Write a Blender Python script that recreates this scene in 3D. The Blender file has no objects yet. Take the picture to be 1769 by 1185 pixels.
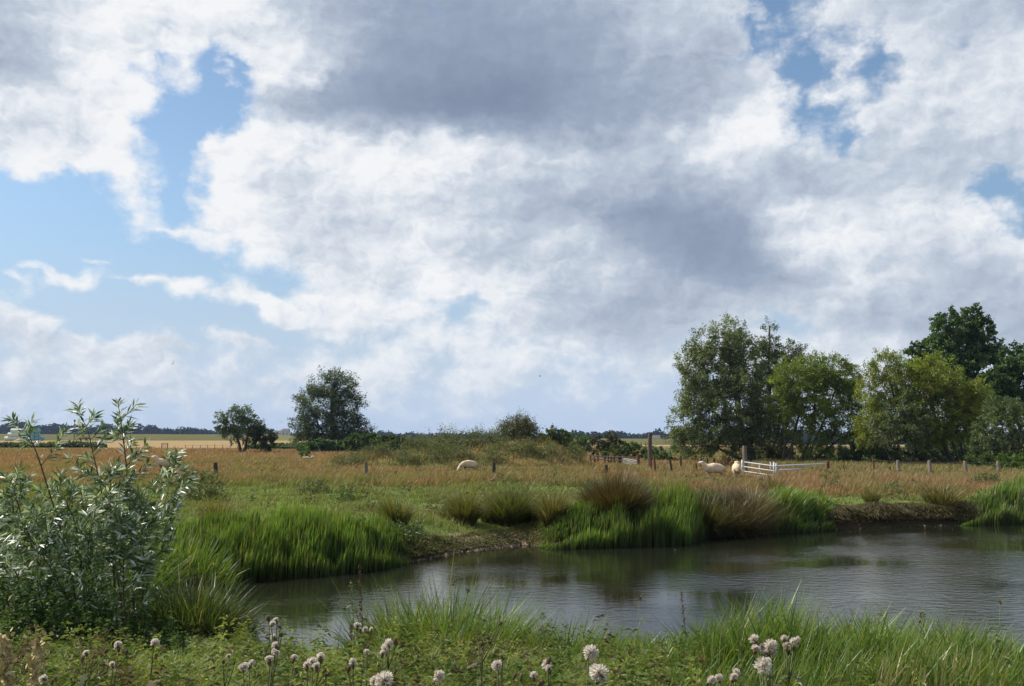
import bpy, bmesh, math, time
import numpy as np
from mathutils import Vector

T0 = time.time()
rng = np.random.default_rng(7)
scene = bpy.context.scene
COL = scene.collection
R = math.radians

# ------------------------------------------------------------------ camera
F = 1699.0
CX, CY = 884.5, 592.5
HOR = 758.0
PITCH = math.atan((HOR - CY) / F)
CAM = np.array([0.0, 0.0, 2.75])
cp, sp = math.cos(PITCH), math.sin(PITCH)

def ray(px, py):
    a = (px - CX) / F; b = (CY - py) / F
    return np.array([a, cp - b * sp, sp + b * cp])

def at(px, py, d):
    """world point seen at a photo position, d metres ahead"""
    r = ray(px, py)
    return CAM + r * (d / r[1])

def pool(px, py, z=0.0):
    r = ray(px, py)
    return CAM + r * ((z - CAM[2]) / r[2])

cam_d = bpy.data.cameras.new('camera')
cam = bpy.data.objects.new('camera', cam_d)
COL.objects.link(cam)
cam_d.sensor_width = 36.0
cam_d.lens = 36.0 * F / 1769.0
cam_d.clip_start = 0.1
cam_d.clip_end = 9000
cam.location = CAM
cam.rotation_euler = (math.pi / 2 + PITCH, 0, 0)
scene.camera = cam

# ------------------------------------------------------------------ noise
def _hash(ix, iy, seed):
    h = (ix.astype(np.int64) * 374761393 + iy.astype(np.int64) * 668265263 + seed * 982451653) & 0xffffffff
    h = ((h ^ (h >> 13)) * 1274126177) & 0xffffffff
    h = h ^ (h >> 16)
    return (h & 0xffffff) / float(0xffffff)

def vnoise(x, y, seed=0):
    x = np.asarray(x, float); y = np.asarray(y, float)
    ix = np.floor(x); iy = np.floor(y)
    fx = x - ix; fy = y - iy
    fx = fx * fx * (3 - 2 * fx); fy = fy * fy * (3 - 2 * fy)
    a = _hash(ix, iy, seed); b = _hash(ix + 1, iy, seed)
    c = _hash(ix, iy + 1, seed); d = _hash(ix + 1, iy + 1, seed)
    return (a * (1 - fx) + b * fx) * (1 - fy) + (c * (1 - fx) + d * fx) * fy

def fbm(x, y, seed=0, octs=4):
    s = 0; amp = 0.5; t = 0
    for k in range(octs):
        s = s + amp * vnoise(x * 2 ** k, y * 2 ** k, seed + k * 17)
        t += amp; amp *= 0.5
    return s / t

def sstep(a, b, x):
    t = np.clip((x - a) / (b - a), 0, 1)
    return t * t * (3 - 2 * t)

def lerp(a, b, t):
    t = np.asarray(t)[..., None]
    return np.asarray(a) * (1 - t) + np.asarray(b) * t

# ------------------------------------------------------------------ pond outline and terrain
far_px = [(425, 1003), (500, 996), (560, 992), (640, 984), (690, 975), (725, 966), (770, 958), (830, 949), (905, 941),
          (960, 947), (1080, 944), (1190, 938), (1230, 926), (1320, 921), (1400, 918), (1440, 915), (1500, 911), (1600, 908), (1769, 904), (1900, 902)]
POND = [tuple(pool(a, b)[:2]) for a, b in far_px] + [(27, 31), (31, 20), (22, 12.2), (11, 11.0), (6.5, 11.2), (4.6, 11.6), (3, 12.0), (1.2, 11.6), (-0.5, 12.0),
          (-2.0, 12.3), (-3.0, 12.6), (-3.75, 13.6), (-4.2, 15.2), (-5.0, 17.5), (-5.35, 18.9)]
POND = np.array(POND)

def pond_sd(x, y):
    """signed distance, positive on land"""
    x = np.asarray(x, float); y = np.asarray(y, float)
    d2 = np.full(x.shape, 1e18); inside = np.zeros(x.shape, bool)
    n = len(POND)
    for i in range(n):
        ax, ay = POND[i]; bx, by = POND[(i + 1) % n]
        ex, ey = bx - ax, by - ay
        t = np.clip(((x - ax) * ex + (y - ay) * ey) / (ex * ex + ey * ey), 0, 1)
        dx = x - (ax + t * ex); dy = y - (ay + t * ey)
        d2 = np.minimum(d2, dx * dx + dy * dy)
        if ey != 0:
            c = ((ay > y) != (by > y)) & (x < ex * (y - ay) / ey + ax)
            inside ^= c
    d = np.sqrt(d2)
    return np.where(inside, -d, d)

BX0, BX1 = pool(735, 962)[0], pool(925, 942)[0]     # the little beach

def H(x, y, sd=None):
    x = np.asarray(x, float); y = np.asarray(y, float)
    if sd is None:
        sd = pond_sd(x, y)
    sdw = sd + (fbm(x * 1.6, y * 1.6, 3, 3) - 0.5) * 0.5 * sstep(-0.2, 0.4, sd) * sstep(40, 28, y)
    near = sstep(17.5, 12.0, y)
    left = sstep(-3.2, -5.5, x) * sstep(26, 14, y) * (1 - near)
    T = 0.6 + 0.52 * near + 0.15 * left
    T = T + (fbm(x * 0.12, y * 0.12, 11, 3) - 0.5) * 0.22 * sstep(24, 40, y) * sstep(200, 90, y)
    beach = sstep(BX0 - 0.8, BX0 + 0.4, x) * sstep(BX1 + 0.5, BX1 - 0.8, x) * sstep(17, 20, y)
    L = 5.2 * near + (1 - near) * (0.42 + 1.0 * beach + 0.5 * left)
    up = 1 - np.exp(-np.clip(sdw, 0, None) / L * 1.35)
    up_n = sstep(-0.4, 6.2, sdw)
    prof = up * (1 - near) + up_n * near
    z = np.where(sd > 0, T * prof + 0.02, np.maximum(-0.7, 0.45 * sd))
    z = z + (fbm(x * 1.1, y * 1.1, 5, 3) - 0.5) * 0.14 * sstep(0.2, 1.5, sd) * sstep(90, 30, y)
    # far fields
    z = z + 1.35 * sstep(-40, -90, x) * sstep(250, 410, y)
    z = z - 3.6 * sstep(-60, 60, x) * sstep(330, 900, y) - 2.0 * sstep(1000, 1500, y)
    return z

def h1(x, y):
    return float(H(np.array([x]), np.array([y]))[0])

def hit(px, py, dmin=5.0, dmax=900.0):
    """where a photo position meets the ground"""
    r = ray(px, py)
    d = np.geomspace(dmin, dmax, 900)
    X = CAM[0] + r[0] / r[1] * d; Z = CAM[2] + r[2] / r[1] * d
    below = Z <= H(X, d)
    i = int(np.argmax(below)) if below.any() else len(d) - 1
    return np.array([X[i], d[i], h1(X[i], d[i])])

def gp(px, d):
    p = at(px, HOR, d)
    return np.array([p[0], d, h1(p[0], d)])

# ------------------------------------------------------------------ mesh building
class MB:
    def __init__(self):
        self.v = []; self.q = []; self.t = []; self.c = []; self.n = 0
    def add(self, v, q=None, t=None, c=(1, 1, 1)):
        v = np.asarray(v, float).reshape(-1, 3)
        if q is not None and len(q): self.q.append(np.asarray(q, np.int64).reshape(-1, 4) + self.n)
        if t is not None and len(t): self.t.append(np.asarray(t, np.int64).reshape(-1, 3) + self.n)
        c = np.asarray(c, float)
        if c.ndim == 1: c = np.broadcast_to(c, (len(v), 3))
        self.v.append(v); self.c.append(c); self.n += len(v)
        return self
    def mesh(self, name, origin=(0, 0, 0), smooth=False):
        v = np.concatenate(self.v) - np.asarray(origin, float)
        c = np.concatenate(self.c)
        q = np.concatenate(self.q) if self.q else np.zeros((0, 4), np.int64)
        t = np.concatenate(self.t) if self.t else np.zeros((0, 3), np.int64)
        me = bpy.data.meshes.new(name)
        me.vertices.add(len(v)); me.vertices.foreach_set('co', v.astype(np.float32).ravel())
        nl = q.size + t.size
        me.loops.add(nl); me.loops.foreach_set('vertex_index', np.concatenate([q.ravel(), t.ravel()]).astype(np.int32))
        me.polygons.add(len(q) + len(t))
        ls = np.concatenate([np.arange(len(q)) * 4, len(q) * 4 + np.arange(len(t)) * 3]).astype(np.int32)
        me.polygons.foreach_set('loop_start', ls)
        me.polygons.foreach_set('use_smooth', np.full(len(ls), smooth, dtype=bool))
        me.update(calc_edges=True)
        ca = me.color_attributes.new('tint', 'FLOAT_COLOR', 'POINT')
        ca.data.foreach_set('color', np.concatenate([c, np.ones((len(c), 1))], 1).astype(np.float32).ravel())
        return me
    def build(self, name, mat, parent=None, origin=None, smooth=False):
        if origin is None:
            origin = parent['_o'] if parent is not None else (0, 0, 0)
        me = self.mesh(name, origin, smooth)
        me.materials.append(mat)
        o = bpy.data.objects.new(name, me); COL.objects.link(o)
        if parent is not None: o.parent = parent
        else: o.location = tuple(origin)
        o['_o'] = [float(k) for k in origin]
        return o

def tag(o, label=None, cat=None, group=None, kind=None):
    if label: o['label'] = label
    if cat: o['category'] = cat
    if group: o['group'] = group
    if kind: o['kind'] = kind
    return o

def thing(name, label, cat, loc, group=None):
    o = bpy.data.objects.new(name, None); COL.objects.link(o)
    o.empty_display_size = 0.2
    o.location = tuple(float(k) for k in loc)
    o['_o'] = [float(k) for k in loc]
    return tag(o, label, cat, group)

def copy_tree(o, parent=None):
    c = o.copy(); COL.objects.link(c)
    if parent is not None: c.parent = parent
    for ch in list(o.children): copy_tree(ch, c)
    return c

def tube(path, rad, n=7, cap=True):
    p = np.asarray(path, float); k = len(p)
    rad = np.broadcast_to(np.asarray(rad, float), (k,))
    tan = np.gradient(p, axis=0); tan /= np.linalg.norm(tan, axis=1)[:, None] + 1e-9
    ref = np.array([0.31, 0.95, 0.05]) if abs(tan[0][2]) > 0.6 else np.array([0.05, 0.1, 1.0])
    a = np.cross(tan, ref); a /= np.linalg.norm(a, axis=1)[:, None] + 1e-9
    b = np.cross(tan, a)
    th = np.arange(n) * 2 * math.pi / n
    v = p[:, None] + rad[:, None, None] * (np.cos(th)[None, :, None] * a[:, None] + np.sin(th)[None, :, None] * b[:, None])
    v = v.reshape(-1, 3)
    i = np.arange(k - 1)[:, None] * n; j = np.arange(n)[None]; j2 = (j + 1) % n
    q = np.stack([i + j, i + j2, i + n + j2, i + n + j], -1).reshape(-1, 4)
    t = None
    if cap:
        v = np.concatenate([v, p[:1], p[-1:]])
        jj = np.arange(n); jj2 = (jj + 1) % n
        t = np.concatenate([np.stack([np.full(n, k * n), jj2, jj], -1), np.stack([np.full(n, k * n + 1), (k - 1) * n + jj, (k - 1) * n + jj2], -1)])
    return v, q, t

def bar(a, b, r, n=6):
    return tube([a, b], r, n)

def box(c, s, rz=0):
    c = np.asarray(c, float); s = np.asarray(s, float) / 2
    v = np.array([[x, y, z] for x in (-1, 1) for y in (-1, 1) for z in (-1, 1)], float) * s
    cr, sr = math.cos(rz), math.sin(rz)
    v = np.stack([v[:, 0] * cr - v[:, 1] * sr, v[:, 0] * sr + v[:, 1] * cr, v[:, 2]], 1) + c
    q = [[0, 1, 3, 2], [4, 6, 7, 5], [0, 4, 5, 1], [2, 3, 7, 6], [0, 2, 6, 4], [1, 5, 7, 3]]
    return v, q

def blades(mb, P, h, w, az, lean, c0, c1, droop=0.0, segs=2):
    """curved tapering grass blades: P roots, az lean azimuth, lean share of the height, c0 root and c1 tip colours"""
    N = len(P)
    if N == 0: return
    h = np.broadcast_to(h, (N,)); w = np.broadcast_to(w, (N,)); lean = np.broadcast_to(lean, (N,)); droop = np.broadcast_to(droop, (N,))
    c0 = np.broadcast_to(c0, (N, 3)); c1 = np.broadcast_to(c1, (N, 3))
    fa = rng.uniform(0, math.pi, N)
    wx, wy = np.cos(fa), np.sin(fa)
    lx, ly = np.cos(az), np.sin(az)
    vs = []; cs = []
    for s in range(segs + 1):
        t = s / segs
        ho = lean * h * t ** 1.8
        zz = h * (t - droop * t ** 2.2)
        c = np.stack([P[:, 0] + lx * ho, P[:, 1] + ly * ho, P[:, 2] + zz], 1)
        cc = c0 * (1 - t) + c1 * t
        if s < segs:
            ww = 0.5 * w * (1 - 0.45 * t ** 1.5)
            off = np.stack([wx * ww, wy * ww, np.zeros(N)], 1)
            vs += [c - off, c + off]; cs += [cc, cc]
        else:
            vs.append(c); cs.append(cc)
    K = 2 * segs + 1
    V = np.stack(vs, 1).reshape(-1, 3); Cc = np.stack(cs, 1).reshape(-1, 3)
    b = np.arange(N)[:, None] * K
    q = np.concatenate([b + np.array([[2 * s, 2 * s + 1, 2 * s + 3, 2 * s + 2]]) for s in range(segs - 1)]) if segs > 1 else None
    t = b + np.array([[2 * segs - 2, 2 * segs - 1, 2 * segs]])
    mb.add(V, q, t, Cc)

def leaves(mb, P, D, L, W, c, tipdrop=0.15, face=None):
    """diamond leaves: P base, D unit direction"""
    N = len(P)
    if N == 0: return
    L = np.broadcast_to(L, (N,))[:, None]; W = np.broadcast_to(W, (N,))[:, None]
    rv = rng.normal(size=(N, 3))
    if face is not None: rv = np.where((rng.random(N) < face[1])[:, None], face[0] + 0.30 * rv, rv)
    s = np.cross(D, rv); s /= np.linalg.norm(s, axis=1)[:, None] + 1e-9
    m = P + D * L * 0.45; tip = P + D * L; tip[:, 2] -= (L * tipdrop)[:, 0]
    V = np.stack([P, m - s * W * 0.5, tip, m + s * W * 0.5], 1).reshape(-1, 3)
    q = np.arange(N)[:, None] * 4 + np.array([[0, 3, 2, 1]])
    mb.add(V, q, None, np.repeat(np.broadcast_to(c, (N, 3)), 4, 0))

def unit(v):
    return v / (np.linalg.norm(v, axis=-1, keepdims=True) + 1e-9)

# ------------------------------------------------------------------ materials
def new_mat(name):
    m = bpy.data.materials.new(name); m.use_nodes = True
    nt = m.node_tree; nt.nodes.clear()
    return m, nt, nt.nodes.new('ShaderNodeOutputMaterial')

def N_(nt, typ, **kw):
    n = nt.nodes.new(typ)
    for k, v in kw.items():
        if k.startswith('i_'): n.inputs[k[2:].replace('_', ' ')].default_value = v
        else: setattr(n, k, v)
    return n

def leaf_mat(name, translucent=0.3, rough=0.55, spec=0.35, back=None, noise=0.25, nscale=3.0, gain=1.0, warm=(1.25, 1.3, 0.55)):
    m, nt, out = new_mat(name)
    L = nt.links.new
    at_ = N_(nt, 'ShaderNodeAttribute', attribute_name='tint')
    tc = N_(nt, 'ShaderNodeTexCoord')
    nz = N_(nt, 'ShaderNodeTexNoise'); nz.inputs['Scale'].default_value = nscale; nz.inputs['Detail'].default_value = 3
    L(tc.outputs['Object'], nz.inputs['Vector'])
    mr = N_(nt, 'ShaderNodeMapRange'); mr.inputs[1].default_value = 0.3; mr.inputs[2].default_value = 0.7
    mr.inputs[3].default_value = gain * (1 - noise); mr.inputs[4].default_value = gain * (1 + noise)
    L(nz.outputs['Fac'], mr.inputs[0])
    mul = N_(nt, 'ShaderNodeVectorMath', operation='SCALE')
    L(at_.outputs['Color'], mul.inputs[0]); L(mr.outputs[0], mul.inputs['Scale'])
    colr = mul.outputs[0]
    if back is not None:
        geo = N_(nt, 'ShaderNodeNewGeometry')
        mx = N_(nt, 'ShaderNodeMix', data_type='RGBA')
        L(geo.outputs['Backfacing'], mx.inputs['Factor'])
        L(colr, mx.inputs['A']); mx.inputs['B'].default_value = (*back, 1)
        colr = mx.outputs['Result']
    p = N_(nt, 'ShaderNodeBsdfPrincipled')
    p.inputs['Roughness'].default_value = rough
    p.inputs['Specular IOR Level'].default_value = spec
    L(colr, p.inputs['Base Color'])
    tr = N_(nt, 'ShaderNodeBsdfTranslucent')
    wm_ = N_(nt, 'ShaderNodeVectorMath', operation='MULTIPLY'); wm_.inputs[1].default_value = warm
    L(colr, wm_.inputs[0]); L(wm_.outputs[0], tr.inputs['Color'])
    mix = N_(nt, 'ShaderNodeMixShader'); mix.inputs[0].default_value = translucent
    L(p.outputs[0], mix.inputs[1]); L(tr.outputs[0], mix.inputs[2]); L(mix.outputs[0], out.inputs['Surface'])
    return m

def solid_mat(name, col, rough=0.8, noise=0.3, nscale=8.0, stretch=(1, 1, 1), bump=0.0, use_tint=False, spec=0.3, metal=0.0, col2=None):
    m, nt, out = new_mat(name)
    L = nt.links.new
    tc = N_(nt, 'ShaderNodeTexCoord')
    mp = N_(nt, 'ShaderNodeMapping'); mp.inputs['Scale'].default_value = stretch
    L(tc.outputs['Object'], mp.inputs['Vector'])
    nz = N_(nt, 'ShaderNodeTexNoise'); nz.inputs['Scale'].default_value = nscale; nz.inputs['Detail'].default_value = 6; nz.inputs['Roughness'].default_value = 0.65
    L(mp.outputs[0], nz.inputs['Vector'])
    mr = N_(nt, 'ShaderNodeMapRange'); mr.inputs[1].default_value = 0.3; mr.inputs[2].default_value = 0.7
    L(nz.outputs['Fac'], mr.inputs[0])
    mx = N_(nt, 'ShaderNodeMix', data_type='RGBA')
    L(mr.outputs[0], mx.inputs['Factor'])
    c2 = col2 if col2 is not None else tuple(min(1, k * (1 + noise)) for k in col)
    c1 = tuple(k * (1 - noise) for k in col)
    mx.inputs['A'].default_value = (*c1, 1); mx.inputs['B'].default_value = (*c2, 1)
    colr = mx.outputs['Result']
    if use_tint:
        at_ = N_(nt, 'ShaderNodeAttribute', attribute_name='tint')
        mm = N_(nt, 'ShaderNodeVectorMath', operation='MULTIPLY')
        L(colr, mm.inputs[0]); L(at_.outputs['Color'], mm.inputs[1]); colr = mm.outputs[0]
    p = N_(nt, 'ShaderNodeBsdfPrincipled')
    p.inputs['Roughness'].default_value = rough; p.inputs['Specular IOR Level'].default_value = spec; p.inputs['Metallic'].default_value = metal
    L(colr, p.inputs['Base Color'])
    if bump:
        b = N_(nt, 'ShaderNodeBump'); b.inputs['Strength'].default_value = bump; b.inputs['Distance'].default_value = 0.03
        L(nz.outputs['Fac'], b.inputs['Height']); L(b.outputs[0], p.inputs['Normal'])
    L(p.outputs[0], out.inputs['Surface'])
    return m

M_grass = leaf_mat('grass_blades', 0.42, 0.5, 0.3, noise=0.22, nscale=0.8, warm=(1.15, 1.12, 0.8))
M_reed = leaf_mat('reed_blades', 0.42, 0.42, 0.4, noise=0.2, nscale=1.5)
M_tree = leaf_mat('tree_foliage', 0.36, 0.5, 0.35, noise=0.25, nscale=0.5)
M_osier = leaf_mat('osier_leaves', 0.22, 0.40, 0.75, back=(0.27, 0.34, 0.22), noise=0.15, nscale=4)
M_far = leaf_mat('distant_foliage', 0.15, 0.8, 0.1, noise=0.35, nscale=0.05)
M_bark = solid_mat('bark', (0.075, 0.058, 0.042), 0.9, 0.4, 6, (1, 1, 0.25), 0.6)
M_stem = solid_mat('osier_bark', (0.09, 0.055, 0.035), 0.7, 0.35, 20, (1, 1, 0.3), 0.3)
M_post = solid_mat('weathered_wood', (0.17, 0.14, 0.10), 0.9, 0.45, 14, (1, 1, 0.12), 0.5)
M_post_mid = solid_mat('old_grey_brown_wood', (0.105, 0.085, 0.058), 0.9, 0.45, 14, (1, 1, 0.12), 0.5)
M_post_dark = solid_mat('dark_wood', (0.055, 0.045, 0.036), 0.9, 0.4, 14, (1, 1, 0.12), 0.5)
M_post_grey = solid_mat('pinkish_grey_wood', (0.23, 0.185, 0.15), 0.9, 0.35, 14, (1, 1, 0.12), 0.5)
M_rust = solid_mat('rusty_brown', (0.14, 0.06, 0.032), 0.85, 0.4, 12)
M_white = solid_mat('white_paint', (0.50, 0.51, 0.53), 0.5, 0.25, 9, (1, 1, 1), 0.1)
M_galv = solid_mat('galvanised_steel', (0.42, 0.44, 0.47), 0.45, 0.15, 20, metal=0.5)
M_wire = solid_mat('wire', (0.12, 0.11, 0.10), 0.6, 0.2, 20)
M_dock = solid_mat('dry_seed_stalk', (0.11, 0.055, 0.03), 0.85, 0.4, 60)
M_pale = solid_mat('pale_straw', (0.46, 0.36, 0.18), 0.8, 0.25, 40)

# ------------------------------------------------------------------ ground colour
def meadow_edge(x):
    return 45.0 - 11.0 * sstep(4, 12, x) + sstep(-6, -16, x) * 3

def ground_col(x, y, sd):
    n1 = fbm(x * 0.16, y * 0.16, 21, 4); n2 = fbm(x * 0.9, y * 0.9, 31, 4); n3 = fbm(x * 0.035, y * 0.012, 41, 4)
    green = lerp((0.105, 0.165, 0.035), (0.18, 0.205, 0.055), n2)
    tan = lerp((0.23, 0.135, 0.062), (0.265, 0.18, 0.088), n1)
    tan = lerp(tan, (0.215, 0.122, 0.056), sstep(95, 130, y) * 0.8)
    tan = lerp(tan, (0.17, 0.165, 0.055), sstep(0.44, 0.58, n3) * 0.85)
    edge = meadow_edge(x)
    tk = sstep(-4, 4, y - edge + (n1 - 0.5) * 12)
    c = lerp(green, tan, tk)
    right = sstep(2, 14, x)
    pale = np.array((0.40, 0.30, 0.145)); redb = np.array((0.215, 0.12, 0.065)); grn = np.array((0.10, 0.125, 0.045))
    wob = (fbm(x * 0.02, y * 0.0 + 3, 51, 2) - 0.5) * 8
    yr = y + wob
    fr = np.where((yr < 104)[:, None], c, np.where((yr < 150)[:, None], pale, np.where((yr < 178)[:, None], grn, np.where((yr < 285)[:, None], redb, np.where((yr < 340)[:, None], pale * 0.95, grn)))))
    yl = y + wob
    fl = np.where((yl < 206 + 28 * sstep(-70, -95, x))[:, None], c, np.where((yl < 455)[:, None], np.array((0.33, 0.225, 0.10)), np.array((0.12, 0.125, 0.045))))
    far = fr * right[:, None] + fl * (1 - right[:, None])
    c = np.where((y > 95)[:, None], far, c)
    # bare earth at the water's edge
    earth = lerp((0.026, 0.019, 0.011), (0.06, 0.042, 0.025), n2)
    sand = lerp((0.15, 0.105, 0.065), (0.38, 0.28, 0.19), sstep(0.35, 0.6, n2))
    beach = sstep(BX0 - 0.5, BX0 + 0.6, x) * sstep(BX1 + 0.6, BX1 - 0.5, x) * sstep(17, 20, y)
    bank = lerp(earth, sand, beach)
    wid = 0.40 + 0.38 * beach
    c = lerp(bank, c, sstep(0.0, 1.0, (sd + (n2 - 0.5) * 0.8 - wid * 0.5) / wid))
    nearc = lerp((0.075, 0.10, 0.028), (0.14, 0.15, 0.045), n2)
    c = lerp(c, nearc, sstep(17, 13, y))
    mud = np.array((0.06, 0.045, 0.02))
    c = np.where((sd < 0.02)[:, None], mud, c)
    return c

def axis(fine0, fine1, step, lo, hi, g=1.17):
    a = list(np.arange(fine0, fine1 + 1e-6, step)); s = step; v = a[-1]
    while v < hi:
        s *= g; v += s; a.append(min(v, hi))
    s = step; v = a[0]; b = []
    while v > lo:
        s *= g; v -= s; b.append(max(v, lo))
    return np.array(b[::-1] + a)

gx = axis(-22, 26, 0.2, -2400, 2400); gy = axis(3, 46, 0.2, -60, 2600, 1.10)
GX, GY = np.meshgrid(gx, gy)
fx, fy = GX.ravel(), GY.ravel()
fsd = pond_sd(fx, fy)
fz = H(fx, fy, fsd)
ni, nj = len(gx), len(gy)
ii = (np.arange(nj - 1)[:, None] * ni + np.arange(ni - 1)[None]).ravel()
gm = MB().add(np.stack([fx, fy, fz], 1), np.stack([ii, ii + 1, ii + ni + 1, ii + ni], 1), None, ground_col(fx, fy, fsd))
M_ground = solid_mat('meadow_ground', (1, 1, 1), 0.95, 0.28, 1.4, (1, 1, 1), 0.8, use_tint=True, spec=0.1)
ground = gm.build('ground', M_ground, smooth=True)
tag(ground, 'rough grazed meadow ground around the pond', 'ground', kind='structure')

# ------------------------------------------------------------------ water
m, nt, out = new_mat('pond_water')
L = nt.links.new
p = N_(nt, 'ShaderNodeBsdfPrincipled')
p.inputs['Base Color'].default_value = (0.012, 0.014, 0.008, 1); p.inputs['Roughness'].default_value = 0.03; p.inputs['IOR'].default_value = 1.40
tc = N_(nt, 'ShaderNodeTexCoord')
mp = N_(nt, 'ShaderNodeMapping'); mp.inputs['Scale'].default_value = (1.0, 1.7, 1); mp.inputs['Rotation'].default_value = (0, 0, R(14))
L(tc.outputs['Object'], mp.inputs['Vector'])
n1 = N_(nt, 'ShaderNodeTexNoise'); n1.inputs['Scale'].default_value = 3.4; n1.inputs['Detail'].default_value = 4; n1.inputs['Roughness'].default_value = 0.6
n2 = N_(nt, 'ShaderNodeTexNoise'); n2.inputs['Scale'].default_value = 0.22; n2.inputs['Detail'].default_value = 2
L(mp.outputs[0], n1.inputs['Vector']); L(tc.outputs['Object'], n2.inputs['Vector'])
mr = N_(nt, 'ShaderNodeMapRange'); mr.inputs[1].default_value = 0.40; mr.inputs[2].default_value = 0.60; mr.inputs[3].default_value = 0.12; mr.inputs[4].default_value = 1.0
L(n2.outputs['Fac'], mr.inputs[0])
mu = N_(nt, 'ShaderNodeMath', operation='MULTIPLY'); L(n1.outputs['Fac'], mu.inputs[0]); L(mr.outputs[0], mu.inputs[1])
bp = N_(nt, 'ShaderNodeBump'); bp.inputs['Strength'].default_value = 0.19; bp.inputs['Distance'].default_value = 0.08
L(mu.outputs[0], bp.inputs['Height']); L(bp.outputs[0], p.inputs['Normal']); L(p.outputs[0], out.inputs['Surface'])
M_water = m
wm = MB().add([(-9, 9.5, 0), (34, 9.5, 0), (34, 36, 0), (-9, 36, 0)], [[0, 1, 2, 3]])
water = wm.build('pond_water', M_water)
tag(water, 'still murky brown pond with small ripples', 'pond', kind='structure')

# ------------------------------------------------------------------ mound
MD = 74.0
mx0 = at(590, HOR, MD)[0]; mx1 = at(1015, HOR, MD)[0]
def mound_h(x, y):
    u = (x - mx0) / (mx1 - mx0)
    prof = np.interp(u, [-0.05, 0.02, 0.12, 0.25, 0.4, 0.55, 0.68, 0.76, 0.84, 0.92, 1.0, 1.06], [0, 0.15, 0.75, 1.3, 1.6, 1.85, 2.2, 2.25, 1.95, 1.15, 0.3, 0])
    v = (y - MD) / 6.5
    r = np.clip(1 - v * v, 0, 1) ** 0.9
    return prof * r * (0.86 + 0.28 * fbm(x * 0.35, y * 0.35, 77, 3)) + (fbm(x * 1.2, y * 1.2, 78, 3) - 0.5) * 0.25 * r
mgx = np.linspace(mx0 - 1.5, mx1 + 1.8, 90); mgy = np.linspace(MD - 6.6, MD + 6.6, 54)
X, Y = np.meshgrid(mgx, mgy); X = X.ravel(); Y = Y.ravel()
def mound_z(x, y): return H(x, y) - 0.12 + mound_h(x, y)
ii = (np.arange(53)[:, None] * 90 + np.arange(89)[None]).ravel()
nn = fbm(X * 0.4, Y * 0.4, 61, 4); n4 = fbm(X * 0.13, Y * 0.2, 62, 3)
mc = lerp(lerp((0.22, 0.155, 0.055), (0.13, 0.135, 0.042), sstep(0.4, 0.6, nn)), (0.24, 0.18, 0.075), sstep(0.5, 0.65, n4) * 0.6)
mo = MB().add(np.stack([X, Y, mound_z(X, Y)], 1), np.stack([ii, ii + 1, ii + 91, ii + 90], 1), None, mc).build('grassy_mound', M_ground, smooth=True)
tag(mo, 'long low mound of rough grass beyond the pond', 'mound', kind='structure')

# ------------------------------------------------------------------ far embankment and hills
xs = np.linspace(-700, 120, 120)
eb = []
for x in xs:
    t = float(sstep(-120, -60, np.array(x)))
    yb = 455 - 70 * t
    top = 2.6 + (1 - t) * 2.1 + 0.5 * float(fbm(np.array(x * 0.03), np.array(0.5), 5, 2))
    if x > 60: top -= (x - 60) / 60 * 2.4
    zb = h1(x, yb)
    eb.append([(x, yb - 6, zb - 0.3), (x, yb, max(top, zb)), (x, yb + 3, max(top, zb)), (x, yb + 12, zb - 1.5)])
eb = np.array(eb).reshape(-1, 3)
ii = (np.arange(119)[:, None] * 4 + np.arange(3)[None]).ravel()
ec = lerp((0.12, 0.115, 0.04), (0.155, 0.15, 0.06), fbm(eb[:, 0] * 0.08, eb[:, 1] * 0.05, 9, 3))
emb = MB().add(eb, np.stack([ii, ii + 4, ii + 5, ii + 1], 1), None, ec).build('embankment', M_ground, smooth=True)
tag(emb, 'long olive grass embankment across the far fields', 'embankment', kind='structure')

ridge_px = [(-60, 737), (0, 736), (40, 734), (70, 735), (120, 736), (170, 738), (230, 739), (300, 742), (370, 744), (430, 742), (480, 747), (520, 746), (560, 748), (600, 750), (700, 750), (800, 752), (860, 750), (900, 752), (960, 752),
            (1000, 752), (1060, 750), (1110, 752), (1150, 752), (1190, 753), (1300, 752), (1450, 751), (1600, 750), (1769, 750), (1840, 750)]
def ridge_d(px): return float(np.interp(px, [0, 420, 620, 1000, 1769], [1300, 1250, 1350, 1050, 950]))
hv = []
rpx = np.linspace(-90, 1860, 140)
for px in rpx:
    d = ridge_d(px); ty = float(np.interp(px, [a for a, b in ridge_px], [b for a, b in ridge_px]))
    top = at(px, ty + 3, d)
    zb = at(px, 774, d)[2]
    q0 = at(px, HOR, d)
    hv.append([(q0[0], d - 25, zb), (q0[0], d + 15, top[2]), (q0[0] * 1.1, d + 130, top[2] - 1), (q0[0] * 1.2, d + 260, zb)])
hv = np.array(hv).reshape(-1, 3)
ii = (np.arange(139)[:, None] * 4 + np.arange(3)[None]).ravel()
hills = MB().add(hv, np.stack([ii, ii + 4, ii + 5, ii + 1], 1), None, (0.016, 0.024, 0.014)).build('hills', M_ground, smooth=True)
tag(hills, 'low dark hills along the horizon', 'hills', kind='structure')

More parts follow.
